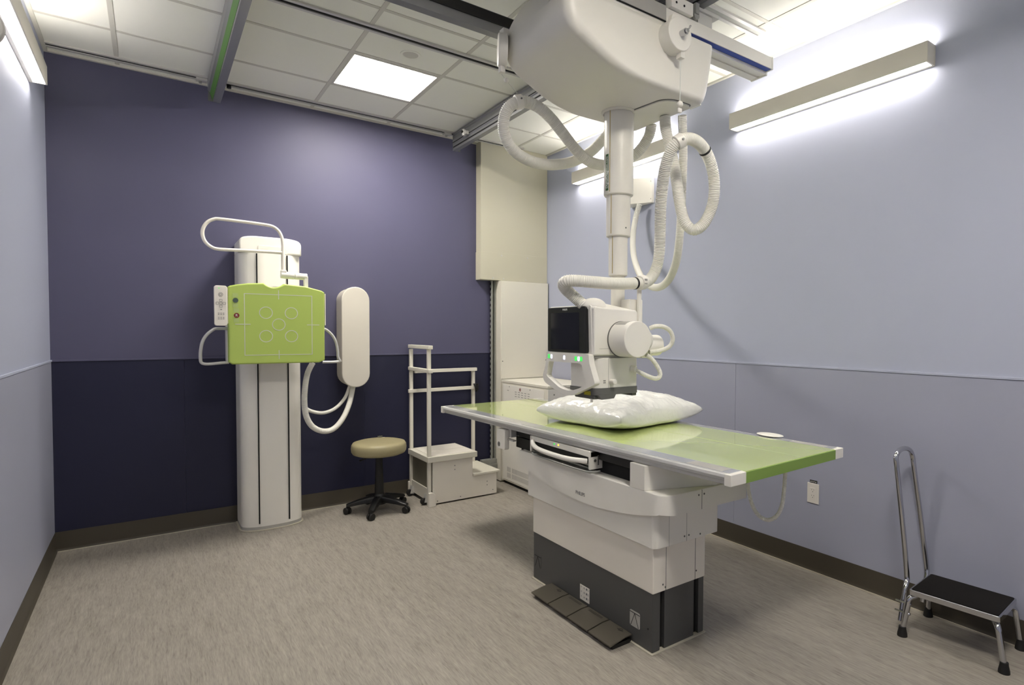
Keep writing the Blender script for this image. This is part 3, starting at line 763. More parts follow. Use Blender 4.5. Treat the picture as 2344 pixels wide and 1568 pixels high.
qq = q.lerp(q2, .85); MB().cyl(qq, q2, .004, seg=10).build('cord_hook', m_steel, co)

# ============================================================ WALL CABLE BOX (right wall) with its hose
a = M(1495, 403, 'X', RX); b_ = M(1495, 465, 'X', RX)
wy = 3.30
t = thing('wall_cable_box', 'white curved cable box on the right wall behind the crane column', 'cable box', (RX, 3.42, 2.40))
pf = [(RX, wy), (RX-.022, wy), (RX-.045, wy+.05), (RX-.10, wy+.13), (RX-.12, wy+.17), (RX-.12, wy+.25), (RX, wy+.25)]
MB().prism(roundpoly(pf, [0, .004, .04, .04, .01, .01, 0]), 'Z', 2.41, 2.61, .005).build('box_cover', m_white, t)
for zz in (2.44, 2.575): MB().cyl((RX-.024, wy+.012, zz), (RX-.027, wy+.012, zz), .005, seg=12).build('screw', m_midgrey, t)
h2 = [(1464, 468, 'X', 3.045), (1455, 500, 'X', 3.03), (1449, 540, 'X', 2.98), (1450, 580, 'X', 2.90), (1459, 615, 'X', 2.80), (1474, 643, 'X', 2.68), (1494, 657, 'X', 2.56), (1515, 655, 'X', 2.46), (1534, 635, 'X', 2.38), (1548, 598, 'X', 2.32), (1555, 550, 'X', 2.27), (1559, 490, 'X', 2.23), (1562, 420, 'X', 2.19), (1564, 350, 'X', 2.15), (1563, 300, 'X', 2.115), (1562, 264, 'X', 2.085)]
ribbed(MB(), path(h2), .0225, .008).build('cable_hose', m_hose, t, ang=80)

# ============================================================ PATIENT TABLE
tab = thing('x_ray_table', 'white adjustable x-ray table with green top and dark grey pedestal', 'x-ray table', (1.90, 2.30, 0))
TA = math.radians(2.2); TO = Vector((1.724, 1.392, 0))
TL, TW = 2.478, .845
TM = Matrix.Translation(TO) @ Matrix.Rotation(TA, 4, 'Z')    # local x = width, y = length
zt = .880
# core panel
MB().box(.096, .004, zt-.036, TW-.07, TL, zt-.0005, .0015).xf(TM).build('tabletop', m_tgreen, tab)
MB().box(.092, -.001, zt-.046, TW-.066, .006, zt-.003, .0005).xf(TM).build('tabletop_end', m_gedge, tab)
for (u0_, u1_, s) in ((.0, .096, -1), (TW-.07, TW, 1)):
    o_ = u0_ if s < 0 else u1_
    rail = MB()
    pr = [(u0_, zt-.012), (u0_+.003, zt-.004), (u0_+.012, zt-.001), (u1_, zt-.001), (u1_, zt-.044), (u0_+.012, zt-.044), (u0_+.012, zt-.030), (u0_+.003, zt-.026), (u0_+.003, zt-.018), (u0_, zt-.016)]
    if s > 0: pr = [(u0_+u1_-a, b_) for a, b_ in pr]
    rail.prism(pr, 'Y', .012, TL-.012)
    ro = rail.xf(TM).build('side_rail', m_alu, tab)
    g0, g1 = (u0_+.020, u1_-.002) if s < 0 else (u0_+.002, u1_-.020)
    MB().box(g0, .02, zt-.0012, g1, TL-.02, zt-.0002).xf(TM).build('rail_inlay', m_tgrey, ro, False)
    MB().box(g0+.004, .06, zt-.0003, g1-.006, .24, zt+.0001).xf(TM).build('inlay_window', m_grey, ro, False)
    MB().box(u0_-.001, -.002, zt-.046, u1_, .03, zt-.0008, .003).xf(TM).build('rail_end_cap', m_white, ro)
    MB().box(u0_-.001, TL-.03, zt-.046, u1_, TL+.002, zt-.0008, .003).xf(TM).build('rail_end_cap', m_white, ro)
MB().box(.096, TL, zt-.046, TW-.07, TL+.006, zt-.002, .001).xf(TM).build('tabletop_end', m_gedge, tab)
# faint pale line along the middle of the top
MB().box(TW*.60, .02, zt-.0007, TW*.603, TL-.02, zt-.0003).xf(TM).build('tabletop_line', m_line, tab, False)
# white oval grip on the far rail
gp = M(1757, 996, 'Z', zt+.006)
MB().sphere((gp.x+.02, gp.y, zt+.006), .075, (.62, 1.0, .09), 40).build('oval_grip', m_white, tab)
# carriage under the top
MB().box(1.735, 1.95, .79, 2.40, 3.0, .834, .004).build('table_carriage', m_black, tab)
MB().box(1.76, 1.93, .700, 2.25, 2.98, .792).build('carriage_void', m_slot, tab, False)
MB().prism([(1.700, 1.932), (1.700, 1.838), (2.03, 1.722), (2.06, 1.722), (2.06, 1.932)], 'Z', .723, .833, .003).build('hanging_housing', m_white, tab)
MB().box(2.06, 1.80, .76, 2.42, 1.95, .833, .003).build('motor_cover', m_white, tab)
# cassette tray (bucky)
by0, by1, bX = 2.205, 2.755, 1.682
bk = MB().box(bX, by0, .745, bX+.10, by0+.012, .832, .002).box(bX, by1-.012, .745, bX+.10, by1, .832, .002)
bk.box(bX+.005, by0, .804, bX+.08, by1, .832, .002)
bkt = bk.build('cassette_tray', m_white, tab)
MB().box(bX+.004, by0+.014, .748, bX+.06, by1-.014, .753).build('tray_plate', m_midgrey, bkt, False)
MB().box(bX+.006, by0+.014, .778, bX+.075, by1-.014, .803).build('tray_opening', m_slot, bkt, False)
MB().prism([(bX+.010, by1-.02), (bX+.012, by0+.30), (bX+.05, by0+.33), (bX+.07, by1-.02)], 'Z', .760, .776, .002).prism([(bX+.010, by0+.02), (bX+.012, by0+.20), (bX+.05, by0+.16), (bX+.07, by0+.02)], 'Z', .760, .772, .002).build('tray_pad', m_grey, bkt)
hd = [(1220, 1009, 'X', 1.684), (1221, 1018, 'X', 1.672), (1231, 1027, 'X', 1.655), (1252, 1036, 'X', 1.64), (1280, 1045, 'X', 1.635), (1305, 1051, 'X', 1.64), (1328, 1054, 'X', 1.655), (1345, 1056, 'X', 1.684)]
MB().sweep(bez(path(hd), .006), .0125, 18).build('tray_handle', m_white, bkt)
MB().sweep(bez([Vector((bX+.01, by1-.03, .742)), Vector((bX-.012, by1-.06, .738)), Vector((bX-.018, (by0+by1)/2, .738)), Vector((bX-.012, by0+.02, .738)), Vector((bX+.05, by0-.02, .738))], .006), .0045, 10).build('tray_wire', m_steel, bkt)
for k, yy in enumerate((by0-.001,)):
    MB().box(bX+.048, yy-.001, .763, bX+.056, yy+.001, .812).cyl((bX+.032, yy-.002, .787), (bX+.032, yy+.001, .787), .007, seg=16).cyl((bX+.072, yy-.002, .794), (bX+.072, yy+.001, .794), .003, seg=12).build('tray_lock', m_midgrey, bkt, False)
for px, mm in ((1268.5, m_ledg), (1278, m_leda)):
    q = M(px, 1016+(px-1268)*.28, 'X', bX+.004); MB().cyl((bX+.006, q.y, q.z), (bX+.002, q.y, q.z), .0042, seg=14).build('status_light', mm, bkt)
# hand control clipped under the front rail, left end
hc = MB().prism(rrect(3.020, .706, 3.118, .826, .012), 'X', 1.668, 1.70, .004).build('hand_control', m_white, tab)
q = M(1145.5, 1014, 'X', 1.667)
MB().ring((1.668, 3.09, .733), .012, .004, .0012, 'X').ring((1.668, 3.09, .733), .005, .004, .0014, 'X').build('control_button', m_midgrey, hc)
MB().box(1.70, 3.0, .78, 1.75, 3.10, .836, .003).box(1.685, 2.95, .765, 1.71, 3.03, .772, .001).build('control_bracket', m_alu, tab)
MB().box(1.735, 2.76, .722, 1.80, 3.0, .785, .002).build('carriage_end_block', m_black, tab)
# pedestal: four telescoping covers
PXF = 1.73
cy_ = 2.31
arc = []
for k in range(21):
    yy = 1.705+(2.905-1.705)*k/20; arc.append((yy, .566+.082*((yy-cy_)/.60)**2))
def zarc(yy): return .566+.082*((yy-cy_)/.60)**2
plan_ = [(1.700, 2.905-.0375*k) for k in range(30)]
plan_ += [(1.77-.07*math.cos(math.radians(a_)), 1.785-.07*math.sin(math.radians(a_))) for a_ in range(0, 91, 9)]
plan_ += [(2.24, 1.715), (2.24, 2.905)]
ub = bmesh.new(); rows4 = []
for ins, zt_f in ((0.0, 'b'), (0.0, .7165), (.002, .7215), (.007, .7235)):
    rr_ = []
    for (x_, y_) in plan_:
        zb_ = zarc(max(y_, 1.705)) if x_ < 1.705 else .632+.008*max(0, 1-(x_-1.70)/.1)
        q_ = Vector((x_, y_)); c2_ = Vector((1.97, 2.31)); dq = (c2_-q_).normalized()*ins
        rr_.append(ub.verts.new((x_+dq.x, y_+dq.y, zb_ if zt_f == 'b' else zt_f)))
    rows4.append(rr_)
n_ = len(plan_)
for A, B in zip(rows4, rows4[1:]):
    for k in range(n_): ub.faces.new((A[k], A[(k+1) % n_], B[(k+1) % n_], B[k]))
ub.faces.new(rows4[-1]); bf_ = ub.faces.new(rows4[0][::-1]); bmesh.ops.triangulate(ub, faces=[bf_])
bmesh.ops.recalc_face_normals(ub, faces=ub.faces)
u_ = MB(); u_._merge(ub)
s1_ = u_.build('upper_cover', m_white, tab)
tm = text_mesh('PHILIPS', .0245, .0004, .0)
q = M(1328, 1130, 'X', 1.6995); tm.xf(facing((1.6996, q.y, q.z), (0, -1, 0), (0, 0, 1))).build('cover_lettering', m_letter, s1_)
m_ = MB().prism(roundpoly([(1.715, 1.800), (1.735, 1.785), (1.90, 1.785), (2.12, 1.785), (2.12, 2.835), (1.715, 2.835)], [.01, .01, 0, .004, .004, .01]), 'Z', .474, .690, .005)
s2_ = m_.build('middle_cover', m_white, tab)
MB().box(1.730, 1.81, .268, 2.065, 2.800, .50, .006).build('lower_cover', m_white2, tab)
d_ = MB().box(1.733, 1.815, .006, 1.781, 2.797, .29, .004).box(2.026, 1.815, .006, 2.062, 2.797, .29, .003).box(1.806, 1.815, .006, 1.996, 2.797, .29, .002)
bs = d_.build('pedestal_base', m_dark, tab)
MB().box(1.78, 1.835, .004, 2.03, 2.79, .28).build('base_slot', m_slot, tab, False)
MB().box(1.724, 1.806, 0, 2.070, 2.805, .006, .001).build('floor_seal', m_floorline, tab)
# panel joints and screws on the end faces
j = MB().box(1.910, 1.7845, .476, 1.9115, 1.787, .635).box(1.8075, 1.8085, .27, 1.809, 1.812, .474).box(1.9955, 1.8085, .27, 1.997, 1.812, .474).box(1.9295, 1.7135, .634, 1.931, 1.7165, .72).box(1.800, 1.7845, .476, 1.801, 1.787, .63)
j.build('cover_joint', m_midgrey, tab, False)
for (x, y, z) in ((1.897, 1.785, .50), (1.925, 1.785, .50), (1.995-.19, 1.81, .285), (2.004, 1.81, .31), (1.910, 1.715, .70), (1.945, 1.715, .70), (1.79, 1.81, .30), (2.00, 1.785, .49)):
    MB().cyl((x, y+.001, z), (x, y-.0015, z), .0042, seg=12).build('screw', m_midgrey, tab)
MB().cyl((1.734, 1.842, .105), (1.7318, 1.842, .105), .004, seg=12).build('screw', m_black, tab)
# base stickers
sk = MB().box(1.7315, 2.268, .052, 1.7335, 2.346, .128, .0005).build('white_sticker', m_plate, bs)
ic = MB()
random.seed(9)
for r_ in range(3):
    for c_ in range(3):
        y_, z_ = 2.338-.022*c_-.004, .118-.024*r_
        if c_ == 0: ic.box(1.7308, y_-.0015, z_-.004, 1.7316, y_+.0015, z_+.004)
        elif c_ == 1: ic.box(1.7308, y_-.010, z_-.003, 1.7316, y_+.002, z_-.002).box(1.7308, y_-.004, z_-.002, 1.7316, y_+.0, z_+.004)
        else: ic.box(1.7308, y_-.006, z_-.005, 1.7316, y_+.004, z_+.005).box(1.7308, y_-.016, z_+.002, 1.7316, y_-.012, z_+.005).box(1.7308, y_-.016, z_-.005, 1.7316, y_-.012, z_-.001)
ic.build('sticker_icons', m_letter, sk, False)
for yc_, mm in ((1.928, m_grey), (2.748, m_dark)):
    st_ = MB().prism(rrect(yc_-.034, .078, yc_+.034, .150, .008), 'X', 1.7318, 1.7335)
    so = st_.build('tilt_sticker', mm, bs)
    li = MB().box(1.7308, yc_-.034, .140, 1.7319, yc_+.034, .1425)
    for s in (-1, 1):
        li.prism([(yc_, .140), (yc_+.002, .140), (yc_+s*.026+.002, .080), (yc_+s*.026, .080)], 'X', 1.7308, 1.7319)
    li.build('sticker_lines', m_slot, so, False)
# foot pedals
for k in range(4):
    y1_ = 2.606-.167*k; y0_ = y1_-.163
    pd = MB().prism([(1.600, .020), (1.600, .026), (1.690, .040), (1.730, .040), (1.730, .034), (1.690, .034), (1.604, .018)], 'Y', y0_+.002, y1_-.002, .001)
    po = pd.build('foot_pedal', m_pedal, tab)
    if k in (0, 3):
        MB().ring((1.712, (y0_+y1_)/2-.02, .0402), .010, .002, .0006, 'Z', 24).box(1.708, (y0_+y1_)/2-.04, .0402, 1.711, (y0_+y1_)/2-.0, .0408).build('pedal_icon', m_black, po, False)
    else:
        MB().box(1.706, y0_+.03, .0402, 1.708, y1_-.03, .0408).box(1.714, y0_+.03, .0402, 1.716, y1_-.03, .0408).build('pedal_icon', m_black, po, False)
MB().box(1.62, 1.95, .0, 1.73, 2.60, .018).build('pedal_base', m_black, tab, False)
# spiral cable hanging under the far end
cb_ = [(1711, 1095, 'X', 2.20), (1714, 1125, 'X', 2.20), (1721, 1153, 'X', 2.205), (1735, 1178, 'X', 2.215), (1756, 1190, 'X', 2.23), (1777, 1182, 'X', 2.24), (1790, 1157, 'X', 2.25), (1795, 1120, 'X', 2.26), (1798, 1075, 'X', 2.27)]
ribbed(MB(), [M(1711, 1078, 'X', 2.2)]+path(cb_), .0095, .007, .12).build('hanging_cable', m_hose, tab, ang=80)

# ============================================================ PILLOW
pc = Vector((2.250, 2.655)); pa = math.radians(8)
UX = Vector((math.cos(pa), math.sin(pa))); UY = Vector((-math.sin(pa), math.cos(pa)))
PB = bmesh.new(); N1, N2 = 110, 90
def pill(u, v, top):
    # u,v in -1..1
    hw, hl = .372*(1-.05*(1-v*v)) , .342*(1-.05*(1-u*u))
    x = u*hw*(1-.05*(1-abs(v))**2) ; y_ = v*hl*(1-.05*(1-abs(u))**2)
    e = (max(0, 1-abs(u)**2.6)*max(0, 1-abs(v)**2.6))**.36
    cc = abs(u*v)**3
    wr = noise.noise(Vector((u*4, v*4, 3)))*.012 + (.5-abs(noise.noise(Vector((u*9+v*4, v*5-u*3, 8)))))*.012 + (.5-abs(noise.noise(Vector((u*16+v*3, v*4, 2)))))*.008
    press = -.018*math.exp(-((x+.20)**2+(y_+.20)**2)/.02) if top else 0
    mid = .900+.030*cc + .012*(1-e)
    z = mid + (.150*e + wr*e**.5 + press*e if top else -.0185*min(1, e*1.6) - wr*.2*e)
    p = pc + UX*x + UY*y_
    return Vector((p.x, p.y, max(z, .8812)))
vt = [[PB.verts.new(pill(-1+2*i/N1, -1+2*j/N2, True)) for j in range(N2+1)] for i in range(N1+1)]
vb = [[PB.verts.new(pill(-1+2*i/N1, -1+2*j/N2, False)) if 0 < i < N1 and 0 < j < N2 else vt[i][j] for j in range(N2+1)] for i in range(N1+1)]
for i in range(N1):
    for j_ in range(N2):
        PB.faces.new((vt[i][j_], vt[i+1][j_], vt[i+1][j_+1], vt[i][j_+1]))
        PB.faces.new((vb[i][j_], vb[i][j_+1], vb[i+1][j_+1], vb[i+1][j_]))
mb = MB(); mb._merge(PB)
tag(mb.build('pillow', m_pillow, ang=180), 'plump white plastic covered pillow lying on the green table top', 'pillow')

# ============================================================ WALL STAND (vertical detector)
ws = thing('wall_detector_stand', 'tall white x-ray wall stand with green detector panel against the purple wall', 'x-ray stand', (.68, 4.74, 0))
X0, X1, YF, YB = .487, .876, 4.585, BY-.012
plan = roundpoly([(X0, YB), (X0, YF+.05), (X0+.10, YF), (X1-.10, YF), (X1, YF+.05), (X1, YB)], [.01, .09, .09, .09, .09, .01], 10)
MB().prism(plan, 'Z', .028, 1.945, .0).build('stand_column', m_white, ws, ang=60)
# top cap rounded in elevation
cap = MB().prism(roundpoly([(X0, 1.947), (X0, 2.045), (X0+.07, 2.062), (X1-.07, 2.062), (X1, 2.045), (X1, 1.947)], [0, .075, .05, .05, .075, 0], 8), 'Y', YF+.012, YB, .012, 4)
cap.build('stand_top_cover', m_white, ws, ang=50)
MB().prism(roundpoly([(.60, 1.948), (.60, 2.0), (.775, 1.995), (.785, 1.948)], [0, .01, .015, 0]), 'Y', YF+.008, YF+.02, .001).build('top_panel', m_white2, ws)
MB().box(.586, YF-.0012, .050, .594, YF+.004, 1.940).box(.776, YF-.0012, .050, .784, YF+.004, 1.940).build('guide_slot', m_slot, ws, False)
pf2 = roundpoly([(X0-.012, YB), (X0-.012, YF+.045), (X0+.09, YF-.012), (X1-.09, YF-.012), (X1+.012, YF+.045), (X1+.012, YB)], [.01, .09, .09, .09, .09, .01], 10)
MB().prism(pf2, 'Z', 0, .008, .002).build('floor_seal', m_floorline, ws)
MB().prism(plan, 'Z', .008, .028).build('plinth', m_grey, ws)
# detector
GXa, GXb = .392, .963; gy0, gy1 = 4.300, 4.375
MB().box(.56, 4.47, 1.25, .80, YF-.002, 1.62, .004).build('detector_arm', m_white, ws)
MB().prism(roundpoly([(GXa-.004, 1.20), (GXb+.006, 1.20), (GXb+.006, 1.672), (.86, 1.705), (.46, 1.705), (GXa-.004, 1.68)], .012), 'Y', gy1, 4.475, .008).build('detector_body', m_white, ws)
notch = [(.600+.0, 1.716)]+[( .652+.060*math.cos(a), 1.718-.026*math.sin(a)) for a in [PI*(1-k/10)*1.0 for k in range(11)]]
notch = [(.652-.060+.012*k, 1.718-.026*math.sin(PI*k/10)**.8) for k in range(11)]
poly = [(GXa, 1.205), (GXa+.02, 1.189), (GXb-.035, 1.188), (GXb, 1.205), (GXb, 1.672), (GXb-.02, 1.684), (.84, 1.709), (.72, 1.7175)]+notch[::-1][0:]+[(.50, 1.711), (.44, 1.701), (GXa+.012, 1.692), (GXa, 1.684)]
gpn = MB().prism(poly, 'Y', gy0, gy1, .010, 3).build('green_detector_panel', m_green, ws)
yf = gy0-.0006
mk = MB(); lw = .0045
x0_, x1_, z0_, z1_ = .481, .881, 1.247, 1.644
mk.box(x0_-lw/2, yf, z0_-lw/2, x0_+lw/2, gy0+.001, z1_+lw/2).box(x1_-lw/2, yf, z0_-lw/2, x1_+lw/2, gy0+.001, z1_+lw/2)
mk.box(x0_+lw/2, yf, z0_-lw/2, x1_-lw/2, gy0+.001, z0_+lw/2).box(x0_+lw/2, yf, z1_-lw/2, x1_-lw/2, gy0+.001, z1_+lw/2)
cxm, czm = .678, 1.447
mk.box(cxm-lw/2, yf-.0003, 1.614, cxm+lw/2, gy0+.001, 1.674).box(cxm-lw/2, yf-.0003, 1.218, cxm+lw/2, gy0+.001, 1.277)
mk.box(.428, yf-.0003, czm-lw/2, .515, gy0+.001, czm+lw/2).box(.85, yf-.0003, czm-lw/2, .928, gy0+.001, czm+lw/2)
for (x, z) in ((cxm, czm), (.603, 1.524), (.754, 1.524), (.603, 1.370), (.754, 1.370)): mk.ring((x, gy0, z), .0375, lw, .0007, 'Y', 56)
mk.build('field_markings', m_mark, gpn, False)
# control pad
cpn = MB().prism(rrect(.316, 1.436, .386, 1.688, .013), 'Y', 4.285, 4.315, .004).build('control_pad', m_white2, ws)
ic = MB()
cx_ = .351; yk = 4.284
ic.ring((cx_, 4.285, 1.632), .0115, .002, .0008, 'Y', 24).ring((cx_, 4.285, 1.632), .006, .002, .0008, 'Y', 16)
for (dx, dz) in ((0, 0), (.018, 0), (-.018, 0), (0, .018), (0, -.018)):
    for s in (-1, 1):
        ic.box(cx_+dx-.007, yk-.0003, 1.577+dz+s*.007-.0007, cx_+dx+.007, yk+.001, 1.577+dz+s*.007+.0007)
        ic.box(cx_+dx+s*.007-.0007, yk-.0003, 1.577+dz-.007, cx_+dx+s*.007+.0007, yk+.001, 1.577+dz+.007)
for r_ in range(6):
    for c_ in range(3):
        if r_ % 3 != 2: ic.box(cx_-.016+.013*c_, yk-.0003, 1.478+.009*r_, cx_-.008+.013*c_, yk+.001, 1.481+.009*r_)
ic.box(cx_-.003, yk-.0003, 1.536, cx_+.006, yk+.001, 1.540)
ic.build('pad_icons', m_midgrey, cpn, False)
MB().cyl((cx_-.009, 4.2845, 1.672), (cx_-.009, 4.286, 1.672), .003, seg=12).build('pad_light', m_ledg, cpn)
MB().box(.384, 4.31, 1.45, .398, 4.40, 1.675, .003).build('pad_bracket', m_white, ws)
MB().box(GXb+.006, 4.33, 1.445, GXb+.014, 4.42, 1.665, .003).build('side_pad', m_white2, ws)
# side grips
def tubep(l, r, name, par, m_=m_white, seg=16, step=.008): return MB().sweep(bez(l, step), r, seg).build(name, m_, par)
yg = 4.38
tubep([(GXa+.01, yg, 1.418), (.335, yg, 1.418), (.318, yg, 1.413), (.282, yg, 1.380), (.258, yg, 1.335), (.247, yg, 1.275), (.246, yg, 1.225), (.250, yg, 1.203), (.266, yg, 1.194), (.30, yg, 1.193), (.36, yg, 1.198), (GXa+.01, yg, 1.200)], .0095, 'side_grip', ws, m_alu)
tubep([(GXb-.005, yg, 1.422), (.99, yg, 1.414), (1.03, yg, 1.375), (1.055, yg, 1.325), (1.066, yg, 1.26), (1.068, yg, 1.22), (1.078, yg, 1.197), (1.085, yg, 1.190), (1.06, yg, 1.186), (1.02, yg, 1.185), (GXb-.005, yg, 1.186)], .0095, 'side_grip', ws, m_alu)
# overhead arm rail
ya = 4.35
arch = [(.714, ya, 1.80), (.714, ya, 1.90), (.715, ya, 1.985), (.708, ya, 2.035), (.688, ya, 2.075), (.655, ya, 2.098), (.61, ya, 2.105), (.50, ya, 2.110), (.36, ya, 2.113), (.325, ya, 2.108), (.290, ya, 2.085), (.268, ya, 2.045), (.264, ya, 2.005), (.276, ya, 1.965), (.305, ya, 1.935), (.345, ya, 1.922), (.45, ya, 1.924), (.60, ya, 1.928), (.712, ya, 1.930)]
tubep(arch, .0105, 'arm_rail', ws, m_white2)
pv = MB().cyl((.700, ya, 1.782), (.783, ya, 1.778), .0235, seg=32, bev=.003).cyl((.785, ya, 1.778), (.862, ya, 1.776), .0225, seg=32, bev=.003).box(.842, ya-.02, 1.69, .866, ya+.02, 1.78, .004).box(.70, ya-.02, 1.785, .735, ya+.02, 1.812, .005)
pv.build('rail_pivot', m_white, ws)
# hoses to the wall case: belong to the stand
hs = path([(716, 830, Y, 4.55), (704, 855, Y, 4.55), (698, 890, Y, 4.55), (697, 925, Y, 4.56), (702, 955, Y, 4.57), (716, 977, Y, 4.59), (740, 987, Y, 4.62), (764, 981, Y, 4.66), (785, 957, Y, 4.71), (800, 922, Y, 4.76), (809, 880, Y, 4.80)])
ribbed(MB(), hs, .0205, .007).build('cable_hose', m_hose, ws, ang=80)
hs = path([(694, 930, Y, 4.70), (712, 941, Y, 4.72), (740, 945, Y, 4.75), (768, 934, Y, 4.78), (790, 910, Y, 4.80), (801, 882, Y, 4.82)])
ribbed(MB(), hs, .0135, .006).build('cable_hose', m_hose, ws, ang=80)
# markers taped on the panel
for (x, z, mt, lt, l) in ((.432, 1.599, m_gdisc, None, 'small slate grey disc taped near the top left of the green detector panel'), (.437, 1.503, m_red, 'R', 'small dark red disc marked R taped on the green detector panel')):
    t = thing('side_marker', l, 'marker', (x, gy0-.002, z), 'markers taped on the green panel')
    d = MB().cyl((x, gy0-.0035, z), (x, gy0-.0003, z), .0155, seg=32).build('marker_disc', mt, t)
    MB().box(x-.016, gy0-.0008, z+.018, x+.014, gy0-.0001, z+.046).box(x-.016, gy0-.0008, z-.045, x+.014, gy0-.0001, z-.018).build('marker_tape', m_tape, t, False)
    if lt: text_mesh('R', .022, .0004).xf(facing((x, gy0-.0038, z), (1, 0, 0), (0, 0, 1))).build('marker_letter', m_lw, d)

# ============================================================ CAPSULE WALL CASE
t = thing('wall_cable_case', 'tall white capsule shaped case on the purple wall beside the green panel stand', 'case', (1.285, 4.82, .96))
def capsule(x0, x1, z0, z1, n=14):
    r = (x1-x0)/2
    return arcpts((x0+x1)/2, z1-r, r, 0, 180, n)+arcpts((x0+x1)/2, z0+r, r, 180, 360, n)
MB().prism(capsule(1.180, 1.392, .962, 1.752), 'Y', 4.72, 4.78, .008, 3).build('case_cover', m_case, t)
MB().prism(capsule(1.187, 1.385, .969, 1.745), 'Y', 4.775, BY).build('case_back', m_case, t)
MB().cyl((1.184, 4.86, 1.03), (1.188, 4.86, 1.03), .004, seg=12).build('case_screw', m_steel, t)

# ============================================================ STOOL
SC = Vector((1.41, 4.56, 0))
st = thing('rolling_stool', 'round olive tan rolling stool with black five star base near the purple wall', 'stool', SC)
sprof = [(.0, .447), (.10, .448), (.17, .451), (.193, .460), (.202, .475), (.205, .500), (.202, .525), (.192, .541), (.165, .549), (.10, .551), (.0005, .551)]
seat = MB().lathe(sprof, SC, 64).build('seat', m_seat, st, ang=60)
MB().lathe([(.08, .435), (.10, .448)], SC, 32).build('seat_plate', m_black, st)
MB().lathe([(.036, .10), (.035, .16), (.028, .33), (.025, .44)], SC, 32).build('gas_column', m_black, st)
MB().lathe([(.052, .060), (.054, .10), (.046, .125), (.036, .14)], SC, 32).build('hub', m_black, st)
MB().sweep([SC+Vector((-.03, -.02, .440)), SC+Vector((-.12, -.06, .438)), SC+Vector((-.165, -.06, .424))], [.004, .005, .007], 10).build('height_lever', m_black, st)
for k in range(5):
    a = math.radians(166+72*k); d = Vector((math.cos(a), math.sin(a), 0)); n_ = Vector((-d.y, d.x, 0))
    b = bmesh.new(); R_ = []
    for s, w_, zt_, zb_ in ((.03, .034, .128, .075), (.08, .030, .122, .076), (.16, .024, .103, .068), (.215, .021, .086, .060), (.240, .017, .078, .058)):
        c_ = SC+d*s
        R_.append([b.verts.new(c_+n_*w_*x_+Vector((0, 0, z_))) for x_, z_ in ((-1, zb_), (1, zb_), (1, zb_+(zt_-zb_)*.7), (.5, zt_), (-.5, zt_), (-1, zb_+(zt_-zb_)*.7))])
    for A, B in zip(R_, R_[1:]):
        for i in range(6): b.faces.new((A[i], A[(i+1) % 6], B[(i+1) % 6], B[i]))
    b.faces.new(R_[0]); b.faces.new(R_[-1][::-1]); bmesh.ops.recalc_face_normals(b, faces=b.faces)
    mb = MB(); mb._merge(b); leg = mb.build('base_leg', m_black, st, ang=50)
    wc = SC+d*.232; ca_ = math.radians(20+95*k); ax_ = Vector((math.cos(ca_), math.sin(ca_), 0))
    MB().cyl(wc+Vector((0, 0, .045)), wc+Vector((0, 0, .062)), .007, seg=12).cyl(wc+ax_*.021+Vector((0, 0, .0265)), wc+ax_*.005+Vector((0, 0, .0265)), .0262, seg=28, bev=.004).cyl(wc-ax_*.021+Vector((0, 0, .0265)), wc-ax_*.005+Vector((0, 0, .0265)), .0262, seg=28, bev=.004).box(wc.x-.012, wc.y-.012, .030, wc.x+.012, wc.y+.012, .052, .004).build('caster', m_rubber, leg)

# ============================================================ TWO-STEP PLATFORM WITH RAILS
pf = thing('patient_step_platform', 'cream two step platform with tall handrails beside the stool', 'steps', (2.05, 4.65, 0))
yA, yB = 4.44, 4.885
MB().box(1.756, yA-.006, .350, 2.190, yB, .396, .004).build('upper_tread', m_cab, pf)
MB().box(1.80, yA+.02, .3962, 2.17, 4.65, .3985).box(1.80, 4.655, .3962, 2.17, yB-.03, .3985).build('tread_mat', m_white2, pf, False)
MB().box(2.156, yA-.004, .190, 2.407, yB, .209, .003).build('lower_tread', m_cab, pf)
for y_ in (yA+.004, yB-.024):
    MB().prism([(1.80, .012), (2.376, .012), (2.376, .190), (2.150, .190), (2.150, .350), (1.80, .350)], 'Y', y_, y_+.018, .001).build('side_panel', m_white2, pf)
MB().box(2.36, yA+.024, .02, 2.374, yB-.026, .188).box(2.14, yA+.024, .19, 2.15, yB-.026, .35).build('riser_panel', m_white2, pf, False)
MB().box(1.775, 4.455, .03, 1.79, yB-.03, .13, .002).build('kick_board', m_cab, pf)
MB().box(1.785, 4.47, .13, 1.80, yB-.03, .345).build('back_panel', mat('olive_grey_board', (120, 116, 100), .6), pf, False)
for (x, y, z1_) in ((1.777, yA+.023, 1.262), (1.777, 4.862, 1.255), (2.362, 4.872, 1.062)):
    MB().box(x-.014, y-.014, .0 if x < 2 else .209, x+.014, y+.014, z1_, .003).build('handrail_post', m_cab, pf)
def rail(x0, y0, x1, y1, z, nm='handrail'):
    MB().box(min(x0, x1), min(y0, y1), z, max(x0, x1), max(y0, y1), z+.030, .004).build(nm, m_cab, pf)
rail(1.758, yA-.022, 1.776+.018, yB+.0, 1.262); rail(1.758, yA-.022, 1.794, yB, 1.072)
rail(1.800, 4.868-.034, 2.385, 4.868-.014+.01, 1.046); rail(1.745, 4.83, 2.385, 4.852, .880)
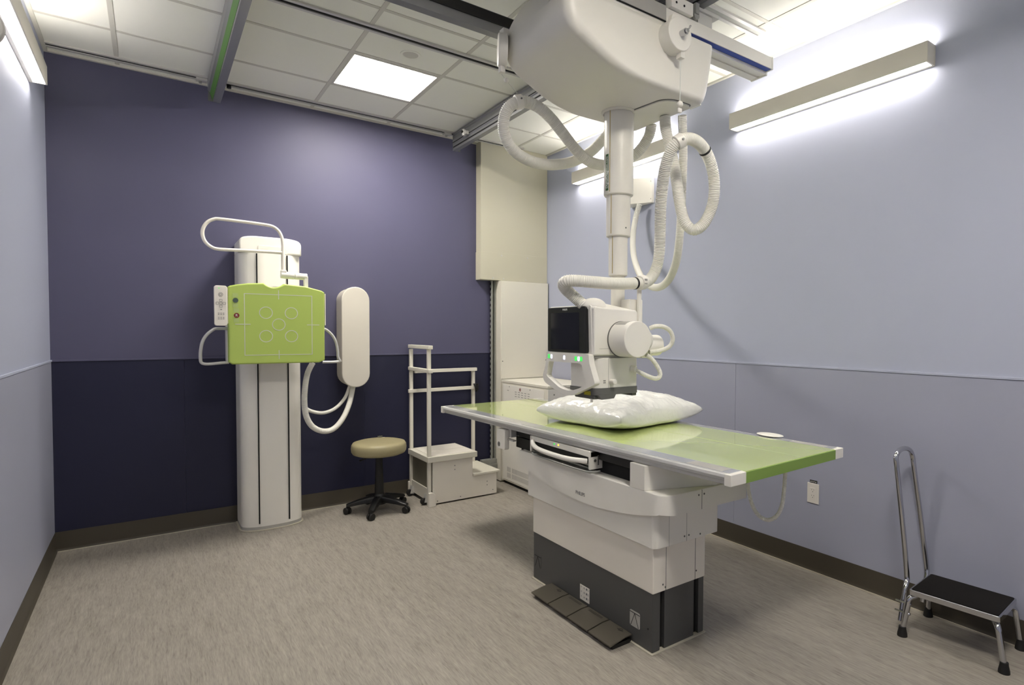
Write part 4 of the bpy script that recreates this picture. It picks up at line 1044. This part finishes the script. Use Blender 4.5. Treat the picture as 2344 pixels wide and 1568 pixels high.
# toe feet and casters
for y_ in (4.405, 4.862):
    MB().prism(roundpoly([(1.755, .0), (1.755, .112), (1.785, .117), (1.812, .09), (1.812, .0)], [.002, .004, .03, .03, .002]), 'Y', y_, y_+.028, .003).build('tilt_foot', m_white2, pf)
for y_ in (4.50, 4.82):
    c_ = MB().cyl((1.745, y_-.012, .03), (1.745, y_+.012, .03), .027, seg=28, bev=.004).build('tilt_wheel', m_rubber, pf)
    MB().prism([(1.745, .025), (1.778, .02), (1.778, .085), (1.76, .085)], 'Y', y_-.020, y_-.016).prism([(1.745, .025), (1.778, .02), (1.778, .085), (1.76, .085)], 'Y', y_+.016, y_+.020).build('wheel_bracket', m_alu, pf, False)
for (x, z) in ((1.84, .03), (2.04, .035), (2.34, .045), (1.99, .30), (1.99, .268), (2.285, .125), (2.285, .095)):
    MB().cyl((x, yA+.0045, z), (x, yA+.002, z), .004, seg=10).build('screw', m_midgrey, pf)
# something black tied on the low rail
q = MB()
for k in range(5):
    q.sweep(bez([(2.362, 4.850+.0, .905), (2.345+.006*k, 4.825, .93), (2.35+.008*k, 4.81, .905), (2.36+.006*k, 4.815, .872), (2.375, 4.84, .885)], .005), .0035, 8)
q.cyl((2.375, 4.83, .86), (2.375, 4.815, .93), .012, seg=12)
tag(q.build('cable_bundle', m_black), 'small coil of black cord tied to the lower rail of the step platform', 'cord')

# ============================================================ DUCT, TALL CABINET, GENERATOR, STRUT
t = thing('wall_duct', 'tall cream metal duct box on the far right corner, reaching the ceiling', 'duct', (2.76, 4.86, 1.88))
dy = 4.81
MB().box(2.410+.0, dy, 2.135, RX-.002, BY, H-.002, .002).build('duct_panel', m_cream, t)
MB().box(2.406, dy-.003, 1.882, RX-.002, BY, 2.136, .002).build('duct_collar', m_cream, t)
for (x, z) in ((2.62, 2.112), (2.90, 2.112), (2.53, 1.90), (2.64, 1.90), (2.88, 1.90)):
    MB().cyl((x, dy-.003, z), (x, dy-.007, z), .006, seg=12).build('duct_screw', m_alu, t)
t = thing('tall_cabinet', 'narrow tall white cabinet standing in the corner below the cream duct', 'cabinet', (2.84, 4.84, 0))
MB().box(2.594, 4.775, .01, 3.118, BY-.016, 1.878, .002).build('cabinet_body', m_cab, t)
MB().box(2.600, 4.770, .965, 3.112, 4.776, 1.870, .0015).build('cabinet_front', m_cab, t)
for (x, z) in ((2.612, 1.13), (3.09, 1.13)): MB().cyl((x, 4.770, z), (x, 4.767, z), .005, seg=12).build('screw', m_midgrey, t)
t = thing('metal_strut', 'perforated galvanised strut channel running down the wall left of the tall cabinet', 'strut', (2.565, 4.89, .15))
s = MB().box(2.545, 4.862, .15, 2.549, BY-.017, 1.88).box(2.585, 4.862, .15, 2.589, BY-.017, 1.88).box(2.545, BY-.021, .15, 2.589, BY-.017, 1.88).box(2.549, 4.862, .15, 2.556, 4.866, 1.88).box(2.578, 4.862, .15, 2.585, 4.866, 1.88)
s.build('strut_channel', m_steel, t, False)
hq = MB()
for k in range(34): hq.box(2.5435, 4.875, .19+.05*k, 2.5455, 4.888, .215+.05*k)
hq.build('strut_slots', m_slot, t, False)
MB().box(2.44, 4.84, .165, 2.59, BY-.018, .21, .003).box(2.50, 4.83, .10, 2.59, BY-.018, .165, .003).build('strut_foot_box', m_steel, t)

t = thing('generator_cabinet', 'low white generator cabinet with vents between the table and the corner', 'cabinet', (2.86, 4.36, 0))
gx0, gx1, ga, gb = 2.600, 3.105, 3.985, 4.765
MB().box(gx0+.004, ga+.004, .03, gx1, gb, .935, .002).build('generator_body', m_cab, t)
MB().box(gx0, ga, .937, gx1, gb, .960, .003).build('generator_top', m_cab, t)
MB().box(gx0+.02, ga+.02, .0, gx1-.02, gb-.02, .03).build('generator_plinth', m_slot, t, False)
fp = MB().box(gx0+.0005, ga+.055, .36, gx0+.006, gb-.03, .92, .002).build('front_panel', m_white, t)
v_ = MB()
for r_ in range(3):
    for k in range(5):
        v_.box(gx0-.0003, 4.52-.055*k-.03, .865-.02*r_, gx0+.001, 4.52-.055*k, .869-.02*r_)
v_.box(gx0-.0003, 4.63, .868, gx0+.001, 4.66, .872)
v_.build('vent_slots', m_midgrey, fp, False)
q = MB().cyl((gx0-.0006, 4.43, .893), (gx0+.001, 4.43, .893), .016, seg=24).build('warning_sticker', m_red, fp)
MB().ring((gx0-.0006, 4.43, .893), .012, .004, .0005, 'X', 20).build('sticker_ring', m_plate, q, False)
for (y_, z) in ((4.62, .905), (4.26, .905)): MB().cyl((gx0+.001, y_, z), (gx0-.001, y_, z), .005, seg=10).build('screw', m_midgrey, fp)
lp = MB().box(gx0-.0005, ga+.03, .045, gx0+.006, gb-.03, .68, .002).build('lower_panel', m_white, t)
v_ = MB()
for zc in (.072, .125):
    yy = 4.655
    while yy > 4.10:
        if not (4.575 < yy < 4.60): v_.box(gx0-.0012, yy-.004, zc, gx0, yy, zc+.042)
        yy -= .011
v_.build('vent_slots', m_grey, lp, False)
sd_ = MB().box(gx0+.02, ga-.0005, .05, gx1-.01, ga+.006, .83, .002).box(gx0+.004, ga+.0, .845, gx1-.004, ga+.006, .93, .002).build('side_panel', m_white, t)
v_ = MB()
for r_ in range(3):
    for k in range(4): v_.box(2.70+.10*k, ga-.002, .795-.03*r_, 2.75+.10*k, ga, .801-.03*r_)
v_.cyl((2.665, ga-.001, .885), (2.665, ga+.001, .885), .006, seg=12)
v_.build('vent_slots', m_midgrey, sd_, False)

# ============================================================ OUTLETS
def outlet(t, x, y, z, nrm, w_=.074, h_=.118):
    # nrm 'X-' on right wall, 'Y-' on back wall
    def bx(mb, a0, z0, a1, z1, d0, d1, bev=0):
        if nrm == 'X-': return mb.box(x-d1, y+a0, z+z0, x-d0, y+a1, z+z1, bev)
        return mb.box(x+a0, y-d1, z+z0, x+a1, y-d0, z+z1, bev)
    p_ = bx(MB(), -w_/2, -h_/2, w_/2, h_/2, .0, .006, .002).build('cover_plate', m_plate, t)
    i_ = bx(MB(), -.017, -.033, .017, .033, .006, .0075, .001).build('socket_insert', m_plate, t)
    sl = MB()
    for s in (-1, 1):
        zc = s*.017
        bx(sl, -.008, zc+.001, -.006, zc+.008, .0073, .0079); bx(sl, .006, zc+.001, .008, zc+.007, .0073, .0079); bx(sl, -.002, zc-.009, .002, zc-.005, .0073, .0079)
    sl.build('socket_slots', m_slot, i_, False)
    tg = bx(MB(), -.024, h_/2+.001, .022, h_/2+.018, .0, .003).build('circuit_tag', m_black, t)
    gl = MB(); random.seed(3)
    for k in range(5):
        a0 = -.019+.008*k
        bx(gl, a0, h_/2+.005, a0+.0016, h_/2+.0135, .003, .0036); bx(gl, a0+.003, h_/2+.005+(k % 2)*.004, a0+.0045, h_/2+.011+(k % 2)*.002, .003, .0036)
    gl.build('tag_marks', m_lw, tg, False)
t = thing('wall_outlet', 'white double outlet with black tag on the right wall below the table end', 'outlet', (RX-WT, 1.911, .405)); outlet(t, RX-WT, 1.911, .4635, 'X-')
q = M(870, 1001, 'Y', BY-WT)
t = thing('wall_outlet', 'white outlet on the purple wall mostly hidden behind the stool seat', 'outlet', (q.x, BY-WT, q.z-.118)); outlet(t, q.x, BY-WT, q.z-.059, 'Y-')

# ============================================================ STEP STOOL
ss = thing('chrome_step_stool', 'chrome step stool with black ribbed top and tall loop handle by the right wall', 'step stool', (2.96, 1.055, 0))
tp = [(2.808, 1.225), (3.078, 1.245), (3.104, .890), (2.838, .872)]
ctr = Vector((2.957, 1.058)) 
def inset(f): return [(ctr.x+(p[0]-ctr.x)*f, ctr.y+(p[1]-ctr.y)*f) for p in tp]
MB().prism(roundpoly(tp, .014), 'Z', .196, .222, .003).build('step_frame', m_chrome, ss)
MB().prism(roundpoly(inset(.955), .010), 'Z', .2215, .2245, .001).build('step_tread', m_mat, ss)
feet = [((2.820, 1.225), (2.792, 1.243)), ((3.070, 1.238), (3.092, 1.255)), ((3.090, .895), (3.100, .872)), ((2.845, .882), (2.828, .850))]
for (a, b_) in feet:
    lg = MB().sweep(bez([Vector((ctr.x+(a[0]-ctr.x)*.80, ctr.y+(a[1]-ctr.y)*.9, .186)), Vector((a[0], a[1], .175)), Vector(((a[0]*.7+b_[0]*.3), (a[1]*.7+b_[1]*.3), .14)), Vector((b_[0], b_[1], .02))], .008), .0125, 18).build('leg', m_chrome, ss)
    MB().lathe([(.022, 0), (.021, .012), (.016, .035), (.0155, .045)], (b_[0], b_[1], 0), 20).build('rubber_foot', m_rubber, lg)
hy = 1.262
hpts = [M(2060.5, 1420, Y, 1.268), M(2066, 1385, Y, 1.267), M(2072, 1350, Y, 1.266), M(2075, 1334, Y, 1.270),
        M(2076, 1318, Y, 1.276), M(2070, 1242, Y, 1.290), M(2061, 1150, Y, 1.308), M(2053, 1070, Y, 1.325), M(2051, 1046, Y, 1.330), M(2058, 1032, Y, 1.332), M(2071, 1026, Y, 1.333), M(2083, 1031, Y, 1.332), M(2089, 1046, Y, 1.330), M(2092, 1070, Y, 1.325),
        M(2105, 1167, Y, 1.305), M(2114, 1240, Y, 1.290), M(2121, 1299, Y, 1.276), M(2120, 1322, Y, 1.270), M(2115, 1345, Y, 1.268), M(2111, 1380, Y, 1.268)]
MB().sweep(bez(hpts, .008), .0118, 18).build('loop_handle', m_chrome, ss)
for (x, z) in ((2.812, .15), (2.806, .105)): MB().cyl((x-.0, 1.225, z), (x, 1.285, z), .004, seg=10).sphere((x, 1.222, z), .008, seg=12).build('handle_bolt', m_chrome, ss)
